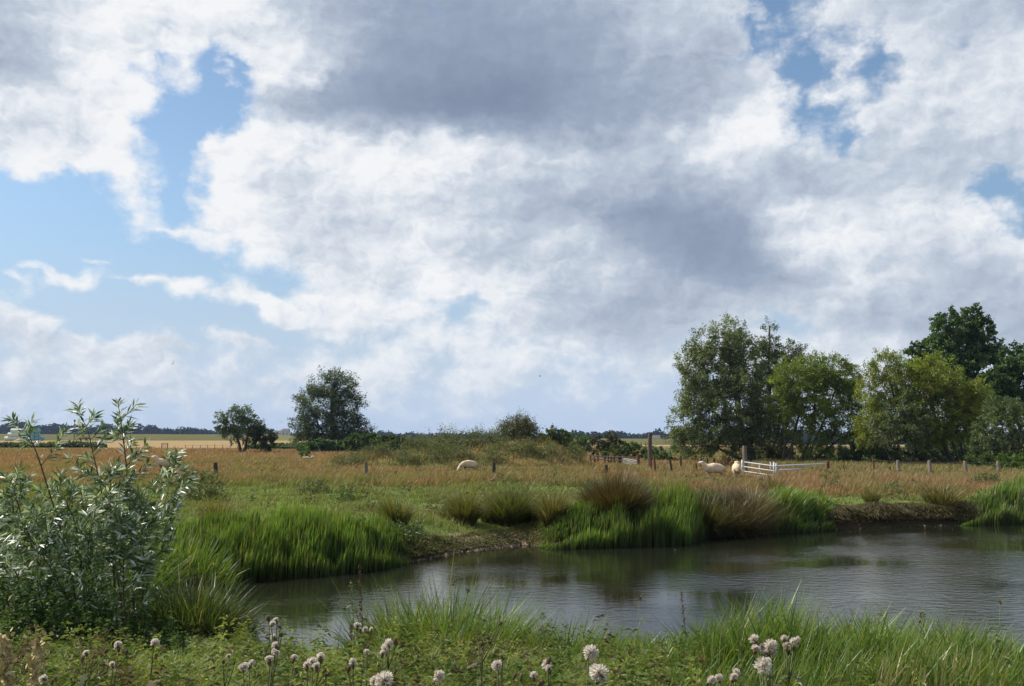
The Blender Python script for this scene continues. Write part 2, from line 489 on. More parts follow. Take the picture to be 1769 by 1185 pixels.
fw = MB()
for k in range(1050):
    px = rng.uniform(-80, 1850); d = ridge_d(px)
    ty = float(np.interp(px, [a for a, b in ridge_px], [b for a, b in ridge_px]))
    ty += (vnoise(np.array(px * 0.05), np.array(1.0), 4) - 0.5) * 7 + rng.normal() * 1.3
    row = rng.uniform(0, 1)
    low = 769 if px > 560 else 757
    cyp = ty + 4.0 if rng.random() < 0.55 else rng.uniform(ty + 3, low)
    c = at(px, cyp, d - 24 * row)
    rx = rng.uniform(4.0, 8.5); rz = rng.uniform(3.0, 6.0)
    n = 90
    dd = unit(rng.normal(size=(n, 3))); P = c + dd * np.array([rx, rx, rz]) * rng.uniform(0.55, 1.0, (n, 1))
    leaves(fw, P, unit(rng.normal(size=(n, 3))), rng.uniform(2.0, 3.6, n), rng.uniform(1.6, 2.8, n), np.array((0.016, 0.025, 0.014)) * rng.uniform(0.6, 1.4))
woods = fw.build('distant_woodland', M_far)
tag(woods, 'dark blue far-off woodland along the skyline', 'woodland', kind='stuff')
print('terrain', time.time() - T0)

# ------------------------------------------------------------------ sky
SUN_AZ, SUN_EL = R(-70), R(48)       # azimuth from the view direction (+Y), to the left
# rows: photo height -> (photo x, cloud cover 0-9, cloud brightness 0-9)
SKY = {
 0: [(0,9,5),(80,9,6),(160,9,8),(240,8,8),(320,8,8),(440,9,9),(490,9,6),(560,9,4),(640,9,3),(800,9,2.3),(960,9,3),(1040,9,3.2),(1130,9,5.5),(1250,9,6),(1285,6,6),(1306,0.2,6),(1335,3.6,6),(1370,5.8,7),(1450,6.8,6),(1600,9,5),(1769,9,3.8)],
 60: [(0,9,4),(80,9,5),(150,9,8),(240,9,7.5),(320,9,8),(400,9,7.5),(480,9,6.5),(560,9,5),(640,9,2.6),(720,9,1.8),(880,9,1.7),(960,9,2.5),(1040,9,3),(1110,9,5),(1200,9,4),(1270,9,4.5),(1300,2.6,5),(1330,2.6,6),(1365,4.6,6),(1400,4.6,6),(1425,2.6,6),(1450,5.8,6.5),(1520,7.8,7),(1600,9,6),(1640,7,5),(1680,8,6),(1769,9,6)],
 120: [(0,9,3.6),(70,9,4.2),(140,9,8.5),(200,8,8.5),(250,4,8),(290,8,9),(325,4,8),(355,1,8),(385,1,8),(410,7,8),(450,9,9),(500,9,8.5),(545,9,5),(600,9,3),(660,9,1.6),(800,9,0.8),(920,9,1),(1010,9,2),(1080,9,3.4),(1200,9,3.3),(1290,6.8,4.5),(1345,5.8,6.5),(1375,0.6,6),(1400,2.6,6.5),(1430,4.8,7),(1470,4.8,6),(1520,2.4,6),(1550,4.8,6.5),(1600,9,6.5),(1680,9,6.5),(1769,9,7)],
 165: [(0,9,7.5),(80,9,7.5),(160,9,8),(220,8,8.5),(270,7,9),(310,3,9),(345,4,9),(380,1,8),(420,4,6),(470,9,3.5),(520,9,2.8),(600,9,1.6),(700,9,0.5),(880,9,0),(960,9,1),(1030,9,3),(1120,9,2.6),(1200,9,3),(1280,9,5),(1345,5.8,7),(1370,0.2,6),(1395,3.6,8),(1440,6.8,7.5),(1500,5.8,6),(1540,6.8,6),(1600,9,6.5),(1769,9,7)],
 205: [(0,9,7),(90,9,5.5),(140,9,5.5),(200,8,8.5),(240,6,9),(275,0,8),(320,0,8),(370,0,8),(420,1,8),(450,5,8),(500,9,5),(560,9,4),(640,9,2.4),(760,9,0.8),(860,9,0.6),(960,9,1.6),(1080,9,2.4),(1150,9,2.8),(1200,9,5),(1300,6.8,8.5),(1350,6.8,8.5),(1385,3.6,8),(1415,0.2,7),(1450,4.6,7),(1520,9,7),(1600,9,6),(1680,9,6.5),(1769,9,7)],
 240: [(0,9,6.5),(90,9,8),(160,9,8.5),(230,6.8,8.5),(262,3.8,8),(300,0,8),(335,0,8),(365,6,8.5),(420,9,8.5),(520,9,8.5),(600,9,7.5),(680,9,6.5),(760,9,7),(840,9,6),(930,9,3.6),(1030,9,3.6),(1130,9,4.5),(1200,9,8),(1280,9,8.5),(1370,6.8,8.5),(1405,6.8,7),(1432,0.2,7),(1465,4.6,6.5),(1520,9,6),(1600,9,5.4),(1769,9,5.6)],
 280: [(0,6,8),(60,8,8.5),(130,9,7.6),(200,9,8.5),(240,5.8,8),(280,1.8,8),(320,3.8,8.5),(380,9,8.8),(460,9,8),(520,9,7),(600,9,8.5),(700,9,8.2),(780,9,8.2),(880,9,6.5),(1000,9,6.2),(1080,9,4.6),(1150,9,4.4),(1220,9,6),(1300,9,7),(1360,9,4.6),(1420,9,3.6),(1460,7,5),(1520,8,5),(1600,9,5),(1680,9,5),(1769,8,5.5)],
 320: [(0,0,8),(100,0,8),(150,3.8,8),(200,5.8,8),(240,5.8,7.8),(275,0.8,8),(310,1.8,8),(350,7,8.5),(420,9,8),(480,9,6.2),(560,9,6.6),(640,9,8.6),(700,9,8.8),(770,9,7.5),(850,9,5.5),(950,9,4.6),(1060,9,4.2),(1160,9,3.4),(1240,9,4.2),(1330,9,4),(1400,9,3),(1440,7,4),(1500,6,5),(1530,6,5),(1570,9,5),(1640,9,5),(1680,3,5),(1720,2,5.5),(1750,6,6),(1769,7,6)],
 360: [(0,0,8),(180,0,8),(205,3.8,8),(250,6.8,8),(270,0.8,8),(300,0,8),(335,4.8,8.7),(390,9,8.8),(450,9,8),(520,9,6),(600,9,6),(680,9,6.4),(780,9,6),(860,9,5),(950,9,3.6),(1020,9,1.8),(1110,9,1.2),(1180,9,1.4),(1260,9,3),(1320,7,5.5),(1360,8,7.5),(1430,9,7.4),(1520,9,7),(1600,9,8),(1690,9,8.4),(1718,7,8),(1732,0,7),(1769,0,7)],
 405: [(0,0,8),(215,0,8),(245,4.8,8.6),(300,6.8,8.8),(380,9,8.8),(460,9,7.8),(540,9,5.8),(640,9,6.4),(730,9,7.6),(820,9,5.4),(920,9,5.2),(1000,9,5.6),(1060,9,3.6),(1140,9,1.2),(1240,9,1),(1310,9,2),(1350,9,7.4),(1420,9,8),(1500,9,7.4),(1600,9,6.6),(1690,9,6),(1730,8,7.5),(1760,3,7),(1769,1,7)],
 445: [(0,0,8),(120,0,8),(150,2.6,8),(200,0,8),(300,0,8),(360,1.9,8.7),(420,4.4,8.6),(500,8,6.8),(580,9,6),(660,9,7),(720,9,8.4),(800,9,6),(900,9,4.8),(1000,9,6),(1080,9,5),(1160,9,2.4),(1240,9,0.8),(1320,9,2.6),(1370,9,6.4),(1440,9,7.4),(1540,9,6.4),(1640,9,4.8),(1720,9,5),(1769,6,6)],
 485: [(0,2.9,8.3),(30,1.2,8),(60,3.9,8.5),(110,3.9,8.5),(160,1.2,8),(200,1,8),(245,3.9,8.5),(330,4.4,8.5),(370,2,8),(420,3.9,8.5),(470,2.9,8.4),(510,3,8),(550,8,8),(600,9,6.6),(680,9,6.4),(760,9,8),(860,9,7.6),(940,9,5.4),(1020,9,5.6),(1110,9,4.4),(1200,9,3.6),(1300,9,2.2),(1390,9,3),(1440,9,5.6),(1520,9,6.6),(1620,9,5.4),(1700,9,4.2),(1769,8,4.6)],
 525: [(0,4.4,7),(30,1.2,8),(80,1,8),(140,1,8),(200,0,8),(300,1,8),(360,2,8),(430,2.9,8.4),(480,3.9,8.2),(530,7.5,8.2),(600,8,8),(660,7,7.8),(720,6,8),(770,4,8),(820,5,8),(880,9,7.2),(950,9,5),(1040,9,4),(1150,9,3.4),(1240,9,4.6),(1320,9,5.4),(1400,9,5.8),(1480,9,5.8),(1570,9,4.6),(1680,9,4),(1769,9,4.2)],
 560: [(0,4.4,5),(50,4.4,7),(100,3.9,7.2),(140,1.2,7.2),(200,1,7.2),(280,1,7.2),(400,1,7.2),(460,1.2,7.2),(520,8,7.4),(600,7,7.2),(680,7,7.2),(740,7,7.4),(790,4,7.2),(830,7,7.2),(900,8,6.7),(960,9,4.1),(1060,9,3.4),(1140,9,4.1),(1220,9,5.4),(1290,8,5.4),(1325,3,5.4),(1380,3,5.9),(1420,8,5.4),(1500,9,4.3),(1600,9,3.6),(1769,9,3.6)],
 595: [(0,3.8,5),(60,2.8,5.4),(120,4.8,5.9),(180,4.8,6.1),(250,4.8,6.3),(290,5.8,6.7),(340,3.8,6.3),(390,3.8,6.5),(450,3.8,6.3),(500,1.8,6.3),(570,5.1,7.2),(640,6.1,7),(740,6.1,7),(840,6.1,7),(940,7.1,7),(1020,6.1,6.5),(1110,7.1,4.1),(1170,6.1,5),(1230,7,6.5),(1340,7,6.3),(1430,5,6.3),(1500,8,6.8),(1570,8,5.2),(1650,9,3.8),(1769,9,4.3)],
 635: [(0,5.8,6.5),(70,6.8,6.6),(160,6.8,6.7),(220,6.8,6.7),(300,5.8,6.3),(370,4.8,6.1),(440,3.8,6.3),(520,4.8,6.3),(600,6.1,7.2),(720,6.1,7),(840,6.1,6.8),(920,6.1,7.2),(1010,5.1,6.7),(1120,5.1,5.9),(1200,5.1,6.3),(1400,8,6.8),(1769,8,6.3)],
 675: [(0,5.8,5.8),(80,5.8,5.9),(200,5.8,5.8),(300,5.8,5.8),(420,5.8,5.9),(520,4.8,5.8),(640,6.1,6.8),(760,6.1,6.7),(880,5.1,6.5),(960,5.1,6.7),(1080,4.1,6.3),(1200,5.1,6.5),(1400,7,6.7),(1769,7,6.3)],
 720: [(0,4.1,6.6),(200,4.1,6.6),(400,4.1,6.6),(600,4.1,6.4),(800,4.1,6.2),(1000,3.1,6),(1200,3.1,6),(1769,5,6)],
 770: [(0,4,6),(900,4,5.6),(1769,4,5.6)],
}
SY = np.array(sorted(SKY)); SXG = np.arange(0, 1770, 6.0)
Cg = np.array([np.interp(SXG, [a[0] for a in SKY[y]], [a[1] for a in SKY[y]]) for y in SY]) / 9
Bg = np.array([np.interp(SXG, [a[0] for a in SKY[y]], [a[2] for a in SKY[y]]) for y in SY]) / 9
def sky_at(az, el):
    d = np.array([math.sin(az) * math.cos(el), math.cos(az) * math.cos(el), math.sin(el)])
    fz_ = d[1] * cp + d[2] * sp
    px = CX + F * d[0] / fz_; py = CY - F * (-d[1] * sp + d[2] * cp) / fz_
    px = min(max(px, 0), 1764); py = min(max(py, 0), 770)
    j = int(np.clip(np.searchsorted(SY, py) - 1, 0, len(SY) - 2)); t = (py - SY[j]) / (SY[j + 1] - SY[j])
    i = int(np.clip(px // 6, 0, len(SXG) - 2)); s = (px - SXG[i]) / 6
    g = lambda G: (G[j, i] * (1 - s) + G[j, i + 1] * s) * (1 - t) + (G[j + 1, i] * (1 - s) + G[j + 1, i + 1] * s) * t
    return g(Cg), g(Bg)

world = bpy.data.worlds.new('World'); scene.world = world; world.use_nodes = True
nt = world.node_tree; nt.nodes.clear(); L = nt.links.new
out = nt.nodes.new('ShaderNodeOutputWorld'); bg = nt.nodes.new('ShaderNodeBackground')
SKY_STR = 0.10
bg.inputs['Strength'].default_value = SKY_STR
L(bg.outputs[0], out.inputs['Surface'])
sky = N_(nt, 'ShaderNodeTexSky', sky_type='NISHITA', sun_disc=False)
sky.sun_elevation = SUN_EL; sky.sun_rotation = SUN_AZ
sky.altitude = 0; sky.air_density = 1.0; sky.dust_density = 0.6; sky.ozone_density = 1.0
def M(op, a, b=None, c=None, clamp=False):
    n = nt.nodes.new('ShaderNodeMath'); n.operation = op; n.use_clamp = clamp
    for i, v in enumerate((a, b, c)):
        if v is None: continue
        if isinstance(v, (int, float)): n.inputs[i].default_value = v
        else: L(v, n.inputs[i])
    return n.outputs[0]
def MRs(v, a, b, c=0.0, d=1.0, smooth=True):
    n = nt.nodes.new('ShaderNodeMapRange'); n.interpolation_type = 'SMOOTHSTEP' if smooth else 'LINEAR'
    for i, k in enumerate((a, b, c, d)): n.inputs[i + 1].default_value = k
    L(v, n.inputs[0]); return n.outputs[0]
tc = N_(nt, 'ShaderNodeTexCoord')
sx = N_(nt, 'ShaderNodeSeparateXYZ'); L(tc.outputs['Generated'], sx.inputs[0])
dx, dy, dz = sx.outputs
az = M('ARCTAN2', dx, dy); el = M('ARCSINE', dz)
zz = M('ADD', M('MAXIMUM', dz, 0.0), 0.16)
pu = M('DIVIDE', dx, zz); pv = M('DIVIDE', dy, zz)
def vec(a, b, c=0.0):
    n = N_(nt, 'ShaderNodeCombineXYZ')
    for i, v in enumerate((a, b, c)):
        if isinstance(v, (int, float)): n.inputs[i].default_value = v
        else: L(v, n.inputs[i])
    return n.outputs[0]
def noise(v, scale, detail, rough=0.55, off=(0, 0, 0)):
    if any(off):
        a = N_(nt, 'ShaderNodeVectorMath', operation='ADD'); L(v, a.inputs[0]); a.inputs[1].default_value = off; v = a.outputs[0]
    n = N_(nt, 'ShaderNodeTexNoise', noise_dimensions='2D'); n.inputs['Scale'].default_value = scale; n.inputs['Detail'].default_value = detail
    n.inputs['Roughness'].default_value = rough
    L(v, n.inputs['Vector']); return n
P2 = vec(M('MULTIPLY', az, 2.6), M('MULTIPLY', el, 3.6))
# turbulence that frays the cloud layout
w1 = noise(P2, 3.2, 3, 0.5); w2 = noise(P2, 11.0, 6, 0.52, (3.1, 7.7, 0))
s1 = N_(nt, 'ShaderNodeSeparateColor'); L(w1.outputs['Color'], s1.inputs[0])
s2 = N_(nt, 'ShaderNodeSeparateColor'); L(w2.outputs['Color'], s2.inputs[0])
amp = M('ADD', M('MULTIPLY', zz, 1.3), 0.08)
def warp(base, ch, a1, a2):
    t = M('ADD', M('MULTIPLY', M('SUBTRACT', s1.outputs[ch], 0.5), a1), M('MULTIPLY', M('SUBTRACT', s2.outputs[ch], 0.5), a2))
    return M('MULTIPLY_ADD', t, amp, base)
azw = warp(az, 0, 0.045, 0.075); elw = warp(el, 1, 0.028, 0.05)
A0 = R(28.5)
fac = M('MULTIPLY_ADD', azw, 1 / (2 * A0), 0.5, clamp=True)
E0, E1, NR = R(-0.5), R(25.5), 32
dE = (E1 - E0) / (NR - 1)
elc = M('MINIMUM', M('MAXIMUM', elw, E0), E1)
acc = None
for j in range(NR):
    e = E0 + j * dE
    rp = nt.nodes.new('ShaderNodeValToRGB'); cr = rp.color_ramp; cr.interpolation = 'LINEAR'
    for i in range(31):
        f = i / 30.0
        C_, B_ = sky_at(-A0 + f * 2 * A0, e)
        if i == 0: el_ = cr.elements[0]; el_.position = 0
        elif i == 30: el_ = cr.elements[-1]; el_.position = 1
        else: el_ = cr.elements.new(f)
        el_.color = (float(C_), float(B_), 0, 1)
    L(fac, rp.inputs[0])
    w = M('SUBTRACT', 1.0, M('MULTIPLY', M('ABSOLUTE', M('SUBTRACT', elc, e)), 1 / dE), clamp=True)
    sc_ = N_(nt, 'ShaderNodeVectorMath', operation='SCALE'); L(rp.outputs['Color'], sc_.inputs[0]); L(w, sc_.inputs['Scale'])
    if acc is None: acc = sc_.outputs[0]
    else:
        ad = N_(nt, 'ShaderNodeVectorMath', operation='ADD'); L(acc, ad.inputs[0]); L(sc_.outputs[0], ad.inputs[1]); acc = ad.outputs[0]
sa = N_(nt, 'ShaderNodeSeparateXYZ'); L(acc, sa.inputs[0])
cover, bright = sa.outputs[0], sa.outputs[1]
# small wisps low at the left
def azel(px, py):
    r = ray(px, py); r = r / np.linalg.norm(r)
    return math.atan2(r[0], r[1]), math.asin(r[2])
for (bx_, by_, wx_, wy_, tilt, am) in [(100, 474, 75, 17, 0.28, .75), (15, 480, 38, 12, 0.4, .7), (295, 492, 95, 20, 0.12, .8), (440, 512, 60, 20, 0.42, .8), (480, 545, 40, 16, 0.5, .5), (155, 450, 42, 5, 0.0, .5), (425, 590, 70, 10, 0.2, .6), (285, 585, 45, 22, 0.3, .55), (40, 556, 70, 26, 0.25, .8), (200, 600, 120, 16, 0.0, .35)]:
    a0_, e0_ = azel(bx_, by_); ua = M('SUBTRACT', azw, a0_); ue = M('SUBTRACT', elw, e0_)
    ct, st = math.cos(tilt), math.sin(tilt)
    p1 = M('ADD', M('MULTIPLY', ua, ct * F / wx_), M('MULTIPLY', ue, -st * F / wx_))
    p2 = M('ADD', M('MULTIPLY', ua, st * F / wy_), M('MULTIPLY', ue, ct * F / wy_))
    q2 = M('ADD', M('MULTIPLY', p1, p1), M('MULTIPLY', p2, p2))
    cover = M('MULTIPLY_ADD', M('EXPONENT', M('MULTIPLY', q2, -1.0)), am * 0.62, cover)
cover = M('MINIMUM', cover, 1.0)
# away from the photographed part the same weather carries on
oth = M('MAXIMUM', MRs(M('ABSOLUTE', az), R(29), R(42)), MRs(el, R(25), R(38)))
big = noise(P2, 1.6, 4, 0.5, (11, 5, 0))
def mixv(a, b, f):
    return M('ADD', M('MULTIPLY', a, M('SUBTRACT', 1.0, f)), M('MULTIPLY', b, f))
cover = mixv(cover, MRs(big.outputs['Fac'], 0.36, 0.56), oth)
bright = mixv(bright, MRs(big.outputs['Fac'], 0.66, 0.42, 0.3, 0.9), oth)
PUFF = 0.7
# billows
f1 = noise(P2, 6.5, 10, 0.57, (1.7, 2.9, 0)); 
du, dv = -0.035, 0.045
f2 = noise(P2, 6.5, 10, 0.57, (1.7 + du, 2.9 + dv, 0))
fd = M('SUBTRACT', f1.outputs['Fac'], f2.outputs['Fac'])
wv = N_(nt, 'ShaderNodeVectorMath', operation='MULTIPLY_ADD'); L(w2.outputs['Color'], wv.inputs[0]); wv.inputs[1].default_value = (0.10, 0.10, 0); L(P2, wv.inputs[2])
def puff(off):
    ad_ = N_(nt, 'ShaderNodeVectorMath', operation='ADD'); L(wv.outputs[0], ad_.inputs[0]); ad_.inputs[1].default_value = off
    v_ = N_(nt, 'ShaderNodeTexVoronoi', voronoi_dimensions='2D', feature='SMOOTH_F1'); v_.inputs['Scale'].default_value = 9.0; v_.inputs['Detail'].default_value = 3.0
    v_.inputs['Roughness'].default_value = 0.55; v_.inputs['Lacunarity'].default_value = 2.3; v_.inputs['Smoothness'].default_value = 0.35; v_.normalize = True
    L(ad_.outputs[0], v_.inputs['Vector']); return v_.outputs['Distance']
pf1 = puff((0.3, 0.1, 0)); pf2 = puff((0.3 - 0.016, 0.1 + 0.02, 0))
pd_ = M('SUBTRACT', pf2, pf1)                       # lit side of each billow
cov = M('ADD', cover, M('MULTIPLY', M('SUBTRACT', f1.outputs['Fac'], 0.5), 0.95))
cov = M('ADD', cov, M('MULTIPLY', M('SUBTRACT', 0.33, pf1), 0.45))
alpha = M('MULTIPLY', MRs(cov, 0.36, 0.84), MRs(el, 0.0, R(8), 0.68, 1.0))
rim = MRs(cov, 1.0, 0.6)                            # thin cloud lets the light through
dk = M('MULTIPLY_ADD', bright, 0.85, 0.15)
det = M('ADD', M('ADD', M('MULTIPLY', fd, 0.42), M('MULTIPLY', pd_, PUFF)), M('MULTIPLY', M('SUBTRACT', f1.outputs['Fac'], 0.5), 0.30))
br = M('MULTIPLY_ADD', det, dk, M('MULTIPLY_ADD', bright, 1.0, 0.02))
br = M('ADD', br, M('MULTIPLY', rim, 0.07), clamp=True)
ramp = nt.nodes.new('ShaderNodeValToRGB'); cr = ramp.color_ramp
stops = [(0.0, (0.215, 0.275, 0.39)), (0.33, (0.345, 0.415, 0.54)), (0.62, (0.56, 0.63, 0.73)), (0.86, (0.82, 0.855, 0.905)), (1.0, (0.92, 0.935, 0.955))]
for i, (pz, c) in enumerate(stops):
    e = cr.elements[0] if i == 0 else (cr.elements[-1] if i == len(stops) - 1 else cr.elements.new(pz))
    e.position = pz; e.color = (*c, 1)
L(br, ramp.inputs[0])
csc = N_(nt, 'ShaderNodeVectorMath', operation='SCALE'); L(ramp.outputs['Color'], csc.inputs[0]); csc.inputs['Scale'].default_value = 0.80 / SKY_STR
tint = N_(nt, 'ShaderNodeMix', data_type='RGBA'); L(MRs(el, R(4), R(15)), tint.inputs['Factor'])
tint.inputs['A'].default_value = (0.76, 0.82, 0.89, 1); tint.inputs['B'].default_value = (0.98, 1.05, 1.06, 1)
blue = N_(nt, 'ShaderNodeVectorMath', operation='MULTIPLY'); L(sky.outputs[0], blue.inputs[0]); L(tint.outputs['Result'], blue.inputs[1])
hzn = N_(nt, 'ShaderNodeMix', data_type='RGBA'); L(MRs(el, R(12.5), R(1.5)), hzn.inputs['Factor'])
L(blue.outputs[0], hzn.inputs['A']); hzn.inputs['B'].default_value = (0.425 / SKY_STR, 0.52 / SKY_STR, 0.655 / SKY_STR, 1)
blue = hzn
mx = N_(nt, 'ShaderNodeMix', data_type='RGBA'); L(alpha, mx.inputs['Factor']); L(blue.outputs['Result'], mx.inputs['A']); L(csc.outputs[0], mx.inputs['B'])
L(mx.outputs['Result'], bg.inputs['Color'])
world.cycles.sampling_method = 'MANUAL'; world.cycles.sample_map_resolution = 512

sun_d = bpy.data.lights.new('sun', 'SUN'); sun = bpy.data.objects.new('sun', sun_d); COL.objects.link(sun)
sun_d.energy = 5.0; sun_d.angle = R(0.6); sun_d.color = (1.0, 0.94, 0.84)
sv = Vector((math.sin(SUN_AZ) * math.cos(SUN_EL), math.cos(SUN_AZ) * math.cos(SUN_EL), math.sin(SUN_EL)))
sun.rotation_euler = sv.to_track_quat('Z', 'Y').to_euler()
sun.location = (-40, 20, 40)

# ------------------------------------------------------------------ air
HAZE = True
if HAZE:
    m, nt2, out2 = new_mat('haze_air')
    pv_ = nt2.nodes.new('ShaderNodeVolumePrincipled')
    pv_.inputs['Color'].default_value = (0.50, 0.66, 1.0, 1); pv_.inputs['Density'].default_value = 0.00010; pv_.inputs['Anisotropy'].default_value = 0.0
    nt2.links.new(pv_.outputs[0], out2.inputs['Volume'])
    hz = MB(); zl = float(min(fz.min(), -4)) - 1.0; zt = 32.0
    v, q = box((0, 1290, (zl + zt) / 2), (5200, 2880, zt - zl)); hz.add(v, q)
    ho = hz.build('haze', m); tag(ho, 'thin bluish summer haze over the fields', 'haze', kind='stuff')

scene.view_settings.view_transform = 'Standard'; scene.view_settings.look = 'None'
scene.view_settings.exposure = 0.30; scene.view_settings.gamma = 1.0
scene.view_settings.use_curve_mapping = False
scene.render.engine = 'CYCLES'
scene.cycles.max_bounces = 5; scene.cycles.diffuse_bounces = 2; scene.cycles.glossy_bounces = 2; scene.cycles.transmission_bounces = 3; scene.cycles.volume_bounces = 0
scene.cycles.caustics_reflective = False; scene.cycles.caustics_refractive = False

# ------------------------------------------------------------------ grass of the meadow
def C3(a): return np.asarray(a, float)

SHEEP_XY = [gp(1232, 51.5)[:2], gp(1271, 52.5)[:2], gp(810, 64)[:2], gp(289, 63)[:2]]
def meadow(n, d0, d1, w, h0, h1_, spread=0.60):
    d = d0 * (d1 / d0) ** rng.random(n) if d1 / d0 > 1.6 else rng.uniform(d0, d1, n)
    x = d * rng.uniform(-spread, spread, n)
    sd = pond_sd(x, d)
    keep = sd > 0.25
    beach = (x > BX0 - 0.4) & (x < BX1 + 0.4) & (sd < 0.55) & (rng.random(n) < 0.85)
    keep &= ~beach
    x, d, sd = x[keep], d[keep], sd[keep]
    k = len(x)
    n1 = fbm(x * 0.16, d * 0.16, 21, 4)
    edge = meadow_edge(x)
    tk = sstep(-4, 4, d - edge + (n1 - 0.5) * 12)
    n3 = fbm(x * 0.035, d * 0.012, 41, 4); n5 = fbm(x * 0.5, d * 0.3, 45, 3)
    green0 = lerp((0.075, 0.12, 0.022), (0.13, 0.17, 0.04), rng.random(k)); green1 = lerp((0.13, 0.195, 0.035), (0.26, 0.26, 0.08), rng.random(k) ** 1.5)
    tan0 = lerp((0.15, 0.12, 0.035), (0.23, 0.14, 0.05), rng.random(k))
    tan1 = lerp(lerp((0.25, 0.135, 0.065), (0.33, 0.225, 0.115), rng.random(k)), lerp((0.14, 0.16, 0.045), (0.24, 0.23, 0.08), rng.random(k)), sstep(0.44, 0.58, n3 * 0.55 + n5 * 0.45) * 0.85)
    pick = np.clip(tk * 1.15 - 0.08, 0, 1) > rng.random(k)
    c0 = np.where(pick[:, None], tan0, green0); c1 = np.where(pick[:, None], tan1, green1)
    ol = rng.random(k) < 0.10 + 0.55 * sstep(0.46, 0.62, n5)
    c1 = np.where((ol & ~pick)[:, None], lerp((0.17, 0.16, 0.05), (0.30, 0.235, 0.10), rng.random(k)), c1)
    hh = np.where(pick, rng.uniform(0.28, 0.52, k), rng.uniform(0.05, 0.20, k) * (1 + 1.3 * sstep(0.5, 0.68, n5)))
    hh *= np.where(sd < 4, 0.75, 1.0)
    hh = h0 + (h1_ - h0) * hh
    for qx, qy in SHEEP_XY: hh = np.where((np.abs(x - qx) < 1.1) & (d > qy - 4.5) & (d < qy + 0.8), hh * 0.38, hh)
    z = H(x, d, sd)
    onm = (d > MD - 6.5) & (d < MD + 6.5) & (x > mx0) & (x < mx1)
    z = np.where(onm, np.maximum(z, mound_z(x, d)), z)
    cm = lerp((0.13, 0.13, 0.04), (0.27, 0.19, 0.07), rng.random(k))
    c1 = np.where(onm[:, None], cm, c1); c0 = np.where(onm[:, None], cm * 0.75, c0)
    mb = MB()
    blades(mb, np.stack([x, d, z - 0.02], 1), hh, w * d / d0 * rng.uniform(0.6, 1.4, k), rng.uniform(-1.2, 1.2, k), rng.uniform(0.1, 0.6, k), c0, c1, 0.1, 2)
    return mb

mb = meadow(190000, 18, 46, 0.011, 0.0, 1.0)
tag(mb.build('meadow_grass', M_grass), 'short green and tan grazed grass on the far bank', 'grass', kind='stuff')
mb = meadow(170000, 44, 120, 0.030, 0.0, 1.0)
tag(mb.build('tall_dry_grass', M_grass), 'reddish tan seeding grass covering the middle of the meadow', 'grass', kind='stuff')

mb = meadow(60000, 110, 205, 0.075, 0.0, 1.15)
tag(mb.build('far_dry_grass', M_grass), 'rusty tan grass of the far meadow up to the field edge', 'grass', kind='stuff')

# ------------------------------------------------------------------ grass of the near bank
def near_pts(n, d0, d1):
    d = rng.uniform(d0, d1, n); x = d * rng.uniform(-0.60, 0.60, n)
    sd = pond_sd(x, d); k = sd > 0.02
    return x[k], d[k], sd[k]
x, d, sd = near_pts(330000, 5.2, 17.0)
k = sd < 9; x, d, sd = x[k], d[k], sd[k]; k = len(x)
n1 = fbm(x * 1.1, d * 1.1, 91, 3); n2 = fbm(x * 0.35, d * 0.35, 92, 3)
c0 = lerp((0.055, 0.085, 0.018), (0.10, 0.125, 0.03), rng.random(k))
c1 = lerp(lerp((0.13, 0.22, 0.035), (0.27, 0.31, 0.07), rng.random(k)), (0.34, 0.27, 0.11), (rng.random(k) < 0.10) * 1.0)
c1 = lerp(c1, (0.24, 0.23, 0.06), sstep(0.5, 0.7, n2) * 0.6)
hh = rng.uniform(0.06, 0.22, k) * (0.5 + 1.6 * n1)
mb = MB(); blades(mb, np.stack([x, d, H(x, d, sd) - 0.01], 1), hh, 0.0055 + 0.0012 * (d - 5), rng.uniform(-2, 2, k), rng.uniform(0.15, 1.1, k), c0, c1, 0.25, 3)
# low weed leaves among it
x, d, sd = near_pts(52000, 5.2, 10.0); k = len(x)
keep = fbm(x * 0.9, d * 0.9, 95, 3) + 0.12 * sstep(9, 6, d) > 0.53; x, d, sd = x[keep], d[keep], sd[keep]; k = len(x)
ang = rng.uniform(0, 6.28, k); up = rng.uniform(0.1, 0.9, k)
D = unit(np.stack([np.cos(ang), np.sin(ang), up], 1))
leaves(mb, np.stack([x, d, H(x, d, sd) + rng.uniform(0.01, 0.16, k)], 1), D, rng.uniform(0.025, 0.06, k), rng.uniform(0.012, 0.026, k), lerp((0.075, 0.125, 0.028), (0.15, 0.20, 0.05), rng.random(k)))
tag(mb.build('near_bank_grass', M_grass), 'short yellow green grass and low weeds on the near bank', 'grass', kind='stuff')

